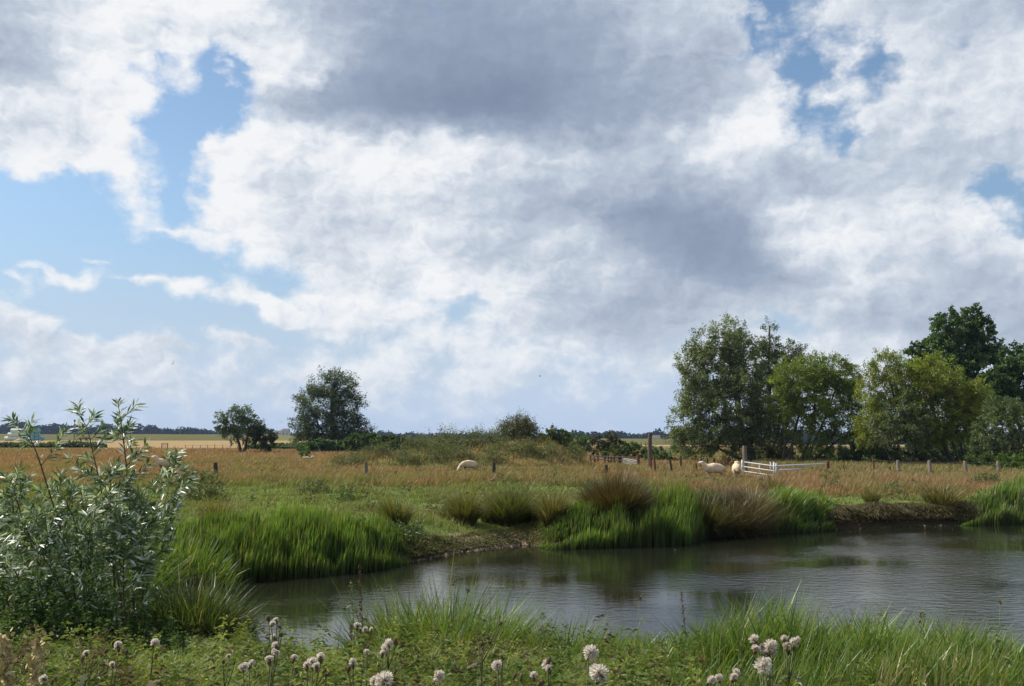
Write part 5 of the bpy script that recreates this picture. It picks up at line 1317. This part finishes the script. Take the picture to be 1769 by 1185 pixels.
sub('drawbar', M_rust, tr, lambda m_: m_.add(*bar(tb + np.array([-2, 0, 0.8]), tb + np.array([-3.8, 0, 0.5]), 0.1)))
for dx in (-1.0, 1.2): sub('wheel', M_post_dark, tr, lambda m_: m_.add(*tube([tb + np.array([dx, -1.2, 0.45]), tb + np.array([dx, -0.9, 0.45])], 0.45, 14)))
pb = gp(128, 398)
pole = thing('pole', 'tall thin dark pole with a knob on top beside the far bales', 'pole', pb)
sub('shaft', M_post_dark, pole, lambda m_: m_.add(*tube([pb, at(129, 727, 398)], 0.13, 8)))
sub('knob', M_post_dark, pole, lambda m_: m_.add(*tube([at(129, 728.4, 398), at(129, 727.2, 398), at(129, 726, 398), at(129, 725.0, 398)], [0.2, 0.4, 0.4, 0.15], 8)))

M_hw = solid_mat('pale_render', (0.55, 0.53, 0.50), 0.9, 0.1, 1); M_hr = solid_mat('grey_roof', (0.13, 0.11, 0.11), 0.9, 0.2, 1); M_hg = solid_mat('dark_glass', (0.03, 0.035, 0.045), 0.2, 0.1, 1)
def house(label, px, py, d, w, h, dep=8):
    c = at(px, py, d); o = thing('house', label, 'house', c, 'far houses among the woodland')
    sub('wall', M_hw, o, lambda m_: m_.add(*box(c + np.array([0, 0, h / 2 - 1]), (w, dep, h + 2))))
    def rf(m_):
        v = np.array([(-w / 2 - .4, -dep / 2 - .4, h), (w / 2 + .4, -dep / 2 - .4, h), (w / 2 + .4, dep / 2 + .4, h), (-w / 2 - .4, dep / 2 + .4, h), (-w / 2, 0, h + 3.2), (w / 2, 0, h + 3.2)]) + c
        m_.add(v, [(0, 1, 5, 4), (2, 3, 4, 5)], [(0, 4, 3), (1, 2, 5)])
    sub('roof', M_hr, o, rf)
    for dx in (-w * 0.25, w * 0.25): sub('window', M_hg, o, lambda m_: m_.add(*box(c + np.array([dx, -dep / 2 - 0.03, h * 0.5]), (1.4, 0.1, 1.6))))
house('pale far house left of the feathery tree, leftmost of its pair', 482, 756, 1180, 9, 5)
house('taller pale far house left of the feathery tree, nearer to its trunk', 494, 754.5, 1180, 8, 6.5)
house('white far house in the woodland just right of the tallest post', 1134, 764, 985, 7, 4.0)
print('fences', time.time() - T0)

# ------------------------------------------------------------------ sheep
M_wool = solid_mat('sheep_wool', (0.60, 0.49, 0.35), 0.95, 0.18, 9, bump=0.5, use_tint=True, spec=0.1)
def sheep(label, base, rz, scale=1.0, pose='stand', turn=0.0):
    """one skinned body: x forward; joints in metres for a 1.2 m long ewe"""
    bm = bmesh.new(); sk = bm.verts.layers.skin.verify(); V = {}
    def J(n, co, r, par=None):
        v = bm.verts.new(co); V[n] = v
        v[sk].radius = (r, r) if not isinstance(r, tuple) else r
        if par: bm.edges.new((V[par], v))
    lie = pose == 'lie'; g = 0.28 if lie else 0.0
    J('pelvis', (-0.38, 0, 0.60 - g), (0.23, 0.28)); V['pelvis'][sk].use_root = True
    J('rump', (-0.54, 0, 0.57 - g), (0.14, 0.18), 'pelvis')
    J('loin', (-0.10, 0, 0.61 - g), (0.26, 0.31), 'pelvis'); J('chest', (0.22, 0, 0.60 - g), (0.24, 0.30), 'loin'); J('breast', (0.42, 0, 0.62 - g), (0.15, 0.19), 'chest')
    c_, s_ = math.cos(turn), math.sin(turn)
    def hp(f, z, l=0): return (0.46 + f * c_ - l * s_, f * s_ + l * c_, z)
    if pose == 'graze':
        neck = [('neck', hp(0.12, 0.50), 0.115), ('poll', hp(0.26, 0.30), 0.085), ('face', hp(0.34, 0.16), 0.066), ('muzzle', hp(0.37, 0.06), 0.048)]
    else:
        neck = [('neck', hp(0.10, 0.78 - g), 0.115), ('poll', hp(0.18, 0.93 - g), 0.085), ('face', hp(0.30, 0.90 - g), 0.066), ('muzzle', hp(0.40, 0.85 - g), 0.046)]
    pr = 'breast'
    for n, co, r in neck: J(n, co, r, pr); pr = n
    for s in (-1, 1):
        pk = V['poll'].co
        J('ear%d' % s, (pk.x - 0.02 - s * s_ * 0.15, pk.y + s * c_ * 0.16, pk.z + 0.0), (0.03, 0.018), 'poll')
        if not lie:
            J('hk%d' % s, (-0.36, s * 0.14, 0.40), 0.105, 'pelvis'); J('hh%d' % s, (-0.47, s * 0.135, 0.24), 0.048, 'hk%d' % s); J('hf%d' % s, (-0.43, s * 0.135, 0.10), 0.036, 'hh%d' % s); J('ht%d' % s, (-0.40, s * 0.135, 0.0), 0.040, 'hf%d' % s)
            J('fk%d' % s, (0.28, s * 0.13, 0.38), 0.085, 'chest'); J('fw%d' % s, (0.29, s * 0.125, 0.22), 0.046, 'fk%d' % s); J('ff%d' % s, (0.28, s * 0.125, 0.09), 0.035, 'fw%d' % s); J('ft%d' % s, (0.30, s * 0.125, 0.0), 0.038, 'ff%d' % s)
        else:
            J('fk%d' % s, (0.30, s * 0.16, 0.12), 0.075, 'chest'); J('fw%d' % s, (0.46, s * 0.14, 0.06), 0.045, 'fk%d' % s)
    J('tail', (-0.66, 0, 0.42 - g), 0.05, 'rump')
    me = bpy.data.meshes.new('sheep'); bm.to_mesh(me); bm.free()
    ob = bpy.data.objects.new('tmp', me); COL.objects.link(ob)
    ob.modifiers.new('s', 'SKIN'); sd_ = ob.modifiers.new('d', 'SUBSURF'); sd_.levels = 2; sd_.render_levels = 2
    dg = bpy.context.evaluated_depsgraph_get(); ev = ob.evaluated_get(dg)
    fin = bpy.data.meshes.new_from_object(ev); bpy.data.objects.remove(ob)
    n = len(fin.vertices); co = np.zeros(n * 3, np.float32); fin.vertices.foreach_get('co', co); co = co.reshape(-1, 3).astype(float)
    no = np.zeros(n * 3, np.float32); fin.vertices.foreach_get('normal', no); no = no.reshape(-1, 3)
    pk = np.array(hp(0.16, 0.9 - g) if pose != 'graze' else hp(0.28, 0.26))
    head = np.linalg.norm(co - pk, axis=1) < 0.02; fwd = (co[:, 0] - 0.46) * c_ + co[:, 1] * s_
    head = fwd > (0.16 if pose != 'graze' else 0.2)
    legs = co[:, 2] < (0.26 if not lie else 0.0)
    wool = ~(head | legs)
    co += no * ((fbm(co[:, 0] * 9 + 5, co[:, 2] * 9 + co[:, 1] * 7, 3, 3) - 0.45) * 0.07 * wool)[:, None]
    fin.vertices.foreach_set('co', co.astype(np.float32).ravel())
    tint = np.where(head[:, None], (1.12, 1.22, 1.45), np.where(legs[:, None], (0.85, 0.88, 0.95), (1.0, 1.0, 1.0)))
    wool_noise = fbm(co[:, 0] * 4, co[:, 2] * 4 + co[:, 1] * 3, 12, 3)
    tint = tint * (1 - 0.45 * (sstep(0.62, 0.36, co[:, 2] + (wool_noise - 0.5) * 0.3) * wool))[:, None] * np.array((1, 0.97, 0.93))  # wool gets darker towards the belly, with an uneven edge
    ca = fin.color_attributes.new('tint', 'FLOAT_COLOR', 'POINT')
    ca.data.foreach_set('color', np.concatenate([tint, np.ones((n, 1))], 1).astype(np.float32).ravel())
    fin.polygons.foreach_set('use_smooth', np.ones(len(fin.polygons), dtype=bool)); fin.update()
    fin.materials.clear(); fin.materials.append(M_wool); fin.name = 'sheep'
    o = bpy.data.objects.new('sheep', fin); COL.objects.link(o)
    o.location = tuple(base); o.rotation_euler = (0, 0, rz); o.scale = (scale,) * 3
    return tag(o, label, 'sheep', 'sheep in the meadow')
sheep('woolly sheep standing side on by the leaning stakes with its head raised to the left', gp(1232, 51.5), R(183), 0.94, 'stand', R(-12))
sheep('woolly sheep seen from behind beside the white gate', gp(1271, 52.5), R(82), 0.94, 'stand', R(-25))
sheep('white sheep grazing head down at the foot of the mound', gp(810, 64), R(196), 0.92, 'graze', R(0))
sheep('sheep half hidden behind weeds in the orange grass, head turned left', gp(289, 63), R(205), 1.12, 'stand', R(-25))
sheep('tiny white sheep lying by a dark tuft left of the mound', gp(532, 92), R(20), 0.8, 'lie', R(10))
bush('dark tuft behind the tiny lying sheep', 95, 528, [(528, 784, 6, 5), (533, 787, 5, 4)], DG, None, (0.12, 0.06))

# ------------------------------------------------------------------ birds
M_bird = solid_mat('bird_feathers', (0.035, 0.035, 0.04), 0.7, 0.2, 20)
M_gull = solid_mat('gull_feathers', (0.30, 0.31, 0.33), 0.7, 0.2, 20)
def bird(label, px, py, d, span, roll, yaw, mat, up=0.2):
    c = at(px, py, d); o = thing('bird', label, 'bird', c)
    cy, sy = math.cos(yaw), math.sin(yaw); cr, sr = math.cos(roll), math.sin(roll)
    def X(p):
        x, y, z = [k * span for k in p]
        y, z = y * cr - z * sr, y * sr + z * cr
        return c + np.array([x * cy - y * sy, x * sy + y * cy, z])
    sub('body', mat, o, lambda m_: m_.add(*tube([X(p) for p in ((-0.3, 0, 0), (-0.15, 0, 0.0), (0, 0, 0), (0.12, 0, 0.01), (0.2, 0, 0.02))], [0.012 * span, 0.04 * span, 0.06 * span, 0.05 * span, 0.015 * span], 8)), True)
    sub('tail', mat, o, lambda m_: m_.add([X(p) for p in ((-0.25, -0.02, 0.01), (-0.25, 0.02, 0.01), (-0.42, 0.07, 0.01), (-0.36, 0, 0.012), (-0.42, -0.07, 0.01))], [[0, 1, 2, 3]], [[0, 3, 4]]))
    for s in (-1, 1):
        pts = [(0.1, 0.03, 0.03), (0.12, 0.25, up * 0.5 + .03), (-0.06, 0.5, up), (-0.03, 0.25, up * 0.48 + .03), (-0.08, 0.03, 0.03)]
        top = [X((a, s * b, z + 0.006)) for a, b, z in pts]; bot = [X((a, s * b, z - 0.006)) for a, b, z in pts]
        sub('wing', mat, o, lambda m_: m_.add(top + bot, [[0, 1, 3, 4], [5, 9, 8, 6]] + [[i, (i + 1) % 5, (i + 1) % 5 + 5, i + 5] for i in range(5)], [[1, 2, 3], [6, 8, 7]]))
    return o
bird('dark swallow banking in the sky high above the left meadow', 299, 628, 50, 0.36, R(-58), R(120), M_bird)
bird('tiny dark bird flying low over the mound', 933, 650, 75, 0.36, R(15), R(20), M_bird)
bird('faint grey bird gliding between the two left trees', 486, 730, 110, 0.7, R(25), R(100), M_gull)

# ------------------------------------------------------------------ thistles and docks of the near bank
M_fluff = leaf_mat('thistle_down', 0.5, 0.8, 0.1, noise=0.1, nscale=30, warm=(1, 0.98, 0.95))
M_cup = solid_mat('thistle_cup', (0.095, 0.062, 0.032), 0.85, 0.4, 80)
M_tstem = solid_mat('thistle_stem', (0.10, 0.11, 0.04), 0.85, 0.3, 40)
def head_mesh(rf, open_):
    n = 420; dirs = unit(rng.normal(size=(n, 3)) + np.array([0, 0, 0.25 if open_ else 1.6]))
    m_ = MB(); cz = np.array([0, 0, 0.018])
    P = cz + dirs * 0.006
    L_ = rf * rng.uniform(0.55, 1.12, n) * (0.75 + 0.5 * fbm(dirs[:, 0] * 2 + 3, dirs[:, 1] * 2 + dirs[:, 2], 8, 2))
    s = unit(np.cross(dirs, rng.normal(size=(n, 3))))
    tipw = 0.0021
    V = np.stack([P, P + dirs * L_[:, None] + s * tipw, P + dirs * L_[:, None] * 1.06 - s * tipw], 1).reshape(-1, 3)
    col = np.repeat(lerp((0.58, 0.48, 0.38), (0.93, 0.90, 0.85), rng.random(n)), 3, 0)
    m_.add(V, None, np.arange(n * 3).reshape(-1, 3), col); return m_
def cup_mesh(r):
    m_ = MB(); v, q, t = tube([(0, 0, -0.012), (0, 0, -0.004), (0, 0, 0.008), (0, 0, 0.02)], [r * 0.35, r * 0.95, r, r * 0.72], 9); m_.add(v, q, t)
    n = 26; th = rng.uniform(0, 6.283, n); z = rng.uniform(0, 0.016, n)
    P = np.stack([r * 0.9 * np.cos(th), r * 0.9 * np.sin(th), z], 1); D = unit(np.stack([np.cos(th), np.sin(th), rng.uniform(0.3, 1.5, n)], 1))
    leaves(m_, P, D, r * 0.8, r * 0.22, (1, 1, 1), 0); return m_
HM = {}
for nm, rf, op in (('big', 0.026, True), ('open', 0.0150, True), ('half', 0.0125, False)):
    me = head_mesh(rf, op).mesh('fluff'); me.materials.append(M_fluff); HM[nm] = me
CM_ = cup_mesh(0.008).mesh('cup', smooth=True); CM_.materials.append(M_cup)
def thistle(label, px, py, d, heads, group=None):
    """heads: (dx, dy photo pixels from the top, kind)"""
    b = gp(px + rng.uniform(-14, 14), d + 0.06)
    o = thing('thistle', label, 'thistle', b, group)
    sm = MB(); top = at(px, py, d)
    main = np.array([b, b * 0.5 + top * 0.5 + rng.normal(0, 0.02, 3), b * 0.15 + top * 0.85])
    t = np.linspace(0, 2, 9); main = np.stack([np.interp(t, [0, 1, 2], main[:, i]) for i in range(3)], 1)
    v, q, tt = tube(main, np.linspace(0.0055, 0.003, 9), 6); sm.add(v, q, tt)
    for dx, dy, kd in heads:
        p = at(px + dx, py + dy, d + rng.uniform(-0.05, 0.05))
        s0 = main[rng.integers(5, 9)]
        v, q, tt = tube([s0, (s0 + p) / 2 + np.array([0, 0, -0.01]), p - np.array([0, 0, 0.012])], [0.0028, 0.0025, 0.003], 5); sm.add(v, q, tt)
        hd_ = bpy.data.objects.new('seed_head', CM_); COL.objects.link(hd_); hd_.parent = o
        hd_.location = tuple(p - b); hd_.rotation_euler = (rng.normal(0, 0.45), rng.normal(0.15, 0.45), rng.uniform(0, 6)); sc_ = rng.uniform(0.7, 1.15); hd_.scale = (sc_ * rng.uniform(0.8, 1.15), sc_ * rng.uniform(0.8, 1.15), sc_ * rng.uniform(0.75, 1.1))
        if kd != 'closed':
            fl = bpy.data.objects.new('fluff', HM[kd]); COL.objects.link(fl); fl.parent = hd_
    sm.build('stem', M_tstem, o, smooth=True)
    lf = MB(); n = 17; tt_ = rng.uniform(0.2, 1.0, n)
    for i in range(n):
        P0 = main[0] + (main[-1] - main[0]) * tt_[i]; a = rng.uniform(0, 6.283); D0 = np.array([math.cos(a), math.sin(a), rng.uniform(-0.2, 0.5)]); ln = rng.uniform(0.06, 0.13) * (1.2 - 0.6 * tt_[i])
        sd_ = np.array([-math.sin(a), math.cos(a), 0])
        k = 7; up = np.linspace(0, 1, k)
        mid = P0 + D0 * (ln * up)[:, None] - np.array([0, 0, 1]) * (ln * 0.35 * up ** 2)[:, None]
        wd = 0.016 * np.sin(np.pi * np.clip(up * 0.93 + 0.05, 0, 1)) * np.where(np.arange(k) % 2, 1.5, 0.6)
        Vv = np.concatenate([mid - sd_ * wd[:, None], mid + sd_ * wd[:, None]])
        jj = np.arange(k - 1); cc = np.array([(0.10, 0.125, 0.045), (0.17, 0.14, 0.07)][int(rng.random() < 0.4)])
        lf.add(Vv, np.stack([jj, jj + 1, jj + 1 + k, jj + k], 1), None, cc * rng.uniform(0.8, 1.2))
    lf.build('foliage', M_grass, o)
    o['_n'] = len(heads)
    return o
TH = 'seeding thistles on the near bank'
TL = [
 ('tall thistle with a stacked cluster of pale seed heads against the water', 478, 1076, 5.0, [(0, 0, 'half'), (-9, 5, 'open'), (6, 8, 'half'), (-14, -6, 'closed'), (8, 22, 'closed'), (-2, 30, 'half')]),
 ('thistle directly below the tallest cluster, with two drooping pale heads', 472, 1132, 4.4, [(0, 0, 'open'), (8, -12, 'half'), (-6, 14, 'half')]),
 ('thistle with one small round white head right under the osier shrub', 265, 1116, 5.0, [(0, 0, 'open')]),
 ('thistle with two mauve grey heads near the shrub foot', 205, 1122, 4.9, [(0, 0, 'half'), (-22, 4, 'closed'), (14, 6, 'closed')]),
 ('thistle with a fluffy grey head left of the round white one', 195, 1152, 4.3, [(0, 0, 'open'), (-16, 12, 'closed')]),
 ('brown headed thistle among the nettles at the lower left', 150, 1132, 4.8, [(0, 0, 'half'), (-8, 8, 'closed'), (10, 4, 'closed'), (14, 14, 'closed')]),
 ('short thistle with a pale head at the bottom left', 78, 1174, 4.0, [(0, 0, 'open'), (12, 6, 'closed')]),
 ('single pinkish headed thistle between shrub and tallest cluster', 396, 1136, 4.7, [(0, 0, 'half'), (8, 10, 'closed'), (-10, 8, 'closed')]),
 ('thistle with a torn bright white head left of the drooping pair', 421, 1158, 4.1, [(0, 0, 'open'), (10, -5, 'half')]),
 ('broad thistle with a wide row of white and brown heads', 540, 1152, 4.1, [(0, 0, 'open'), (-10, 4, 'half'), (14, -10, 'half'), (8, 6, 'half'), (20, 8, 'closed'), (24, 14, 'closed')]),
 ('small thistle with upright twin heads left of the broad one', 506, 1142, 4.5, [(0, 0, 'half'), (4, 10, 'closed')]),
 ('thistle with three small round heads in a line against the water', 631, 1090, 5.4, [(0, 0, 'half'), (-14, -4, 'half'), (10, 2, 'half'), (-14, 14, 'closed')]),
 ('thistle with a large slanting mass of grey down', 672, 1118, 4.6, [(0, 0, 'big'), (-7, 8, 'open'), (-12, 16, 'half'), (12, -8, 'closed'), (-5, -10, 'closed')]),
 ('thistle with one narrow upright pale head left of the slanting mass', 633, 1130, 4.6, [(0, 0, 'half'), (1, -10, 'closed')]),
 ('thistle with a tan head and dry leaves below the narrow upright head', 610, 1152, 4.3, [(0, 0, 'half'), (-8, 6, 'closed')]),
 ('bright fluffy thistle low at the bottom edge below the tallest green tufts', 668, 1181, 3.6, [(0, 0, 'big'), (-14, 4, 'half')]),
 ('thistle with two flat white heads beside the brown dry tuft', 759, 1174, 3.9, [(0, 0, 'open'), (-10, 6, 'half')]),
 ('dark dry thistle with brown spent heads above the dry tuft', 836, 1098, 5.3, [(0, 0, 'closed'), (8, 5, 'closed'), (-9, 8, 'closed'), (12, 14, 'closed'), (-4, 16, 'closed'), (28, -20, 'closed')]),
 ('thistle with a white flat topped head in front of the dry tuft', 860, 1155, 4.2, [(0, 0, 'open'), (8, -18, 'closed')]),
 ('thistle with twin crowned heads standing straight in the middle', 948, 1150, 4.2, [(0, 0, 'open'), (2, 12, 'half'), (-1, -6, 'closed')]),
 ('thistle with two brown and one grey head at the bottom middle', 922, 1174, 3.8, [(0, 0, 'half'), (-34, -4, 'closed'), (-22, -2, 'closed'), (10, 8, 'closed')]),
 ('thistle with one perfect round white head before the straw coloured tuft', 1016, 1132, 4.6, [(0, 0, 'big')]),
 ('thistle with a bulky grey white head at the bottom below the round one', 1041, 1170, 3.8, [(0, 0, 'big'), (-9, 9, 'half')]),
 ('thistle with the largest white fluffy ball, at the right', 1317, 1153, 3.6, [(0, 0, 'big'), (7, -3, 'open'), (-4, 8, 'closed')]),
 ('tall thistle with a crowd of five fluffy heads behind the largest ball', 1330, 1122, 4.0, [(0, 0, 'big'), (-12, 5, 'open'), (5, 9, 'open'), (-22, -8, 'half'), (-26, 5, 'half'), (-3, 12, 'half')]),
 ('thistle with four open heads on thin stalks, rightmost of the fluffy crowd', 1366, 1111, 4.4, [(0, 0, 'open'), (11, -1, 'open'), (-12, -2, 'half'), (-8, 10, 'half'), (4, 10, 'closed')]),
 ('thistle with two stacked white heads left of the largest ball', 1270, 1164, 3.8, [(0, 0, 'open'), (-4, 12, 'half')]),
 ('thistle with a low round white head right of the straw coloured tuft', 1243, 1176, 3.7, [(0, 0, 'open'), (-20, 5, 'half')])]
for lab, px, py, d, hs in TL: thistle(lab, px, py, d, hs, TH)

def dock(label, px, d, toppy, n=150, lean=0.0, mat=M_dock, name='dock', cat='dock'):
    big = 1.9 if name == 'dry_plume' else 1.0
    b = gp(px, d); o = thing(name, label, cat, b); top = at(px + lean, toppy, d)
    path = np.array([b + (top - b) * t + np.array([0.02 * math.sin(4 * t), 0, 0]) for t in np.linspace(0, 1, 9)])
    sub('stem', mat, o, lambda m_: m_.add(*tube(path, np.linspace(0.005, 0.002, 9), 6)), True)
    m_ = MB(); t = 0.4 + 0.6 * rng.random(n); clump = 0.3 + 0.7 * (np.sin(t * 40) > -0.2)
    P = b + (top - b) * t[:, None] + rng.normal(0, 0.010 * big, (n, 3)) * clump[:, None]
    leaves(m_, P, unit(rng.normal(size=(n, 3))), 0.016 * big, 0.011 * big, (1, 1, 1), 0); m_.build('seeds', mat, o)
    lf = MB(); k = 5; a = rng.uniform(0, 6.28, k)
    leaves(lf, np.repeat(b[None] + np.array([[0, 0, 0.05]]), k, 0), unit(np.stack([np.cos(a), np.sin(a), np.full(k, 0.8)], 1)), 0.22, 0.05, np.array((0.10, 0.13, 0.04)), 0.4); lf.build('foliage', M_grass, o)
    return o
dock('tall reddish brown dock spike standing against the water left of the green tufts', 630, 9.0, 975, 220, -8)
dock('short rusty dock spike beside the row of three small thistle heads', 606, 7.5, 1078, 120, 2)
dock('pale green seeding spike next to the tall reddish dock', 616, 9.2, 1004, 160, -8, solid_mat('pale_seed', (0.22, 0.23, 0.09), 0.85, 0.3, 50), 'seeding_plant', 'plant')
dock('thin brown seed spike above the straw coloured tuft against the water', 1177, 8.6, 1010, 120, 1)
dock('thin brown dead stalk inside the straw coloured tuft', 1092, 6.6, 1118, 120, -4)
dock('yellowing dry grass plume at the left edge below the osier', 48, 4.7, 1098, 420, -40, M_pale, 'dry_plume', 'dry plant')
dock('second yellowing plume just right of the first at the left edge', 64, 4.8, 1094, 300, 4, M_pale, 'dry_plume', 'dry plant')

# brown flower tufts of the sea club rush among the near sedge
CR = 'club rush stalks with brown tufts in the near sedge'
def club(label, px, py, d):
    b = gp(px + rng.uniform(-25, 5), d); o = thing('club_rush', label, 'rush', b, CR); top = at(px, py, d)
    sub('stalk', M_reed_st, o, lambda m_: m_.add(*tube([b, (b + top) / 2 + np.array([-0.02, 0, 0.03]), top], [0.004, 0.003, 0.002], 5)), True)
    n = 16; m_ = MB(); leaves(m_, np.repeat(top[None], n, 0) + rng.normal(0, 0.006, (n, 3)), unit(rng.normal(size=(n, 3))), 0.028, 0.012, (1, 1, 1), 0); m_.build('flower_tuft', M_dock, o)
    m2 = MB(); D = unit(np.array([[0.8, 0, 0.5], [0.5, 0.2, 0.9]])); leaves(m2, np.repeat(top[None], 2, 0), D, 0.10, 0.006, (0.16, 0.22, 0.06), 0.1); m2.build('bract', M_reed, o)
M_reed_st = solid_mat('rush_stalk', (0.11, 0.17, 0.045), 0.6, 0.2, 30)
for i, (lab, px, py, d) in enumerate([
    ('club rush with the highest brown tuft, leaning out over the water', 1592, 1062, 8.4), ('club rush with a dark tuft left of the highest one', 1520, 1062, 9.2), ('club rush whose big dark tuft sits deep in the green sedge', 1503, 1076, 8.8),
    ('club rush with a small tuft just under the highest brown tuft', 1590, 1075, 8.6), ('club rush tuft bent sideways right of the dense sedge', 1606, 1100, 8.0), ('club rush tuft at the far right over the open water', 1728, 1041, 8.8),
    ('club rush with two tone tuft in the leftmost dense tuft of green', 808, 1020, 10.0), ('club rush at the right side of the widest green tuft', 783, 1008, 10.2), ('club rush with a bent stalk against the grey water', 1105, 1035, 9.4),
    ('club rush low in the sedge behind the fluffy crowd', 1354, 1092, 8.4), ('club rush tuft amid the right corner sedge', 1740, 1122, 7.8), ('club rush standing apart near the tall dock', 594, 1052, 9.6)]):
    club(lab, px, py, d)
print('all', time.time() - T0)
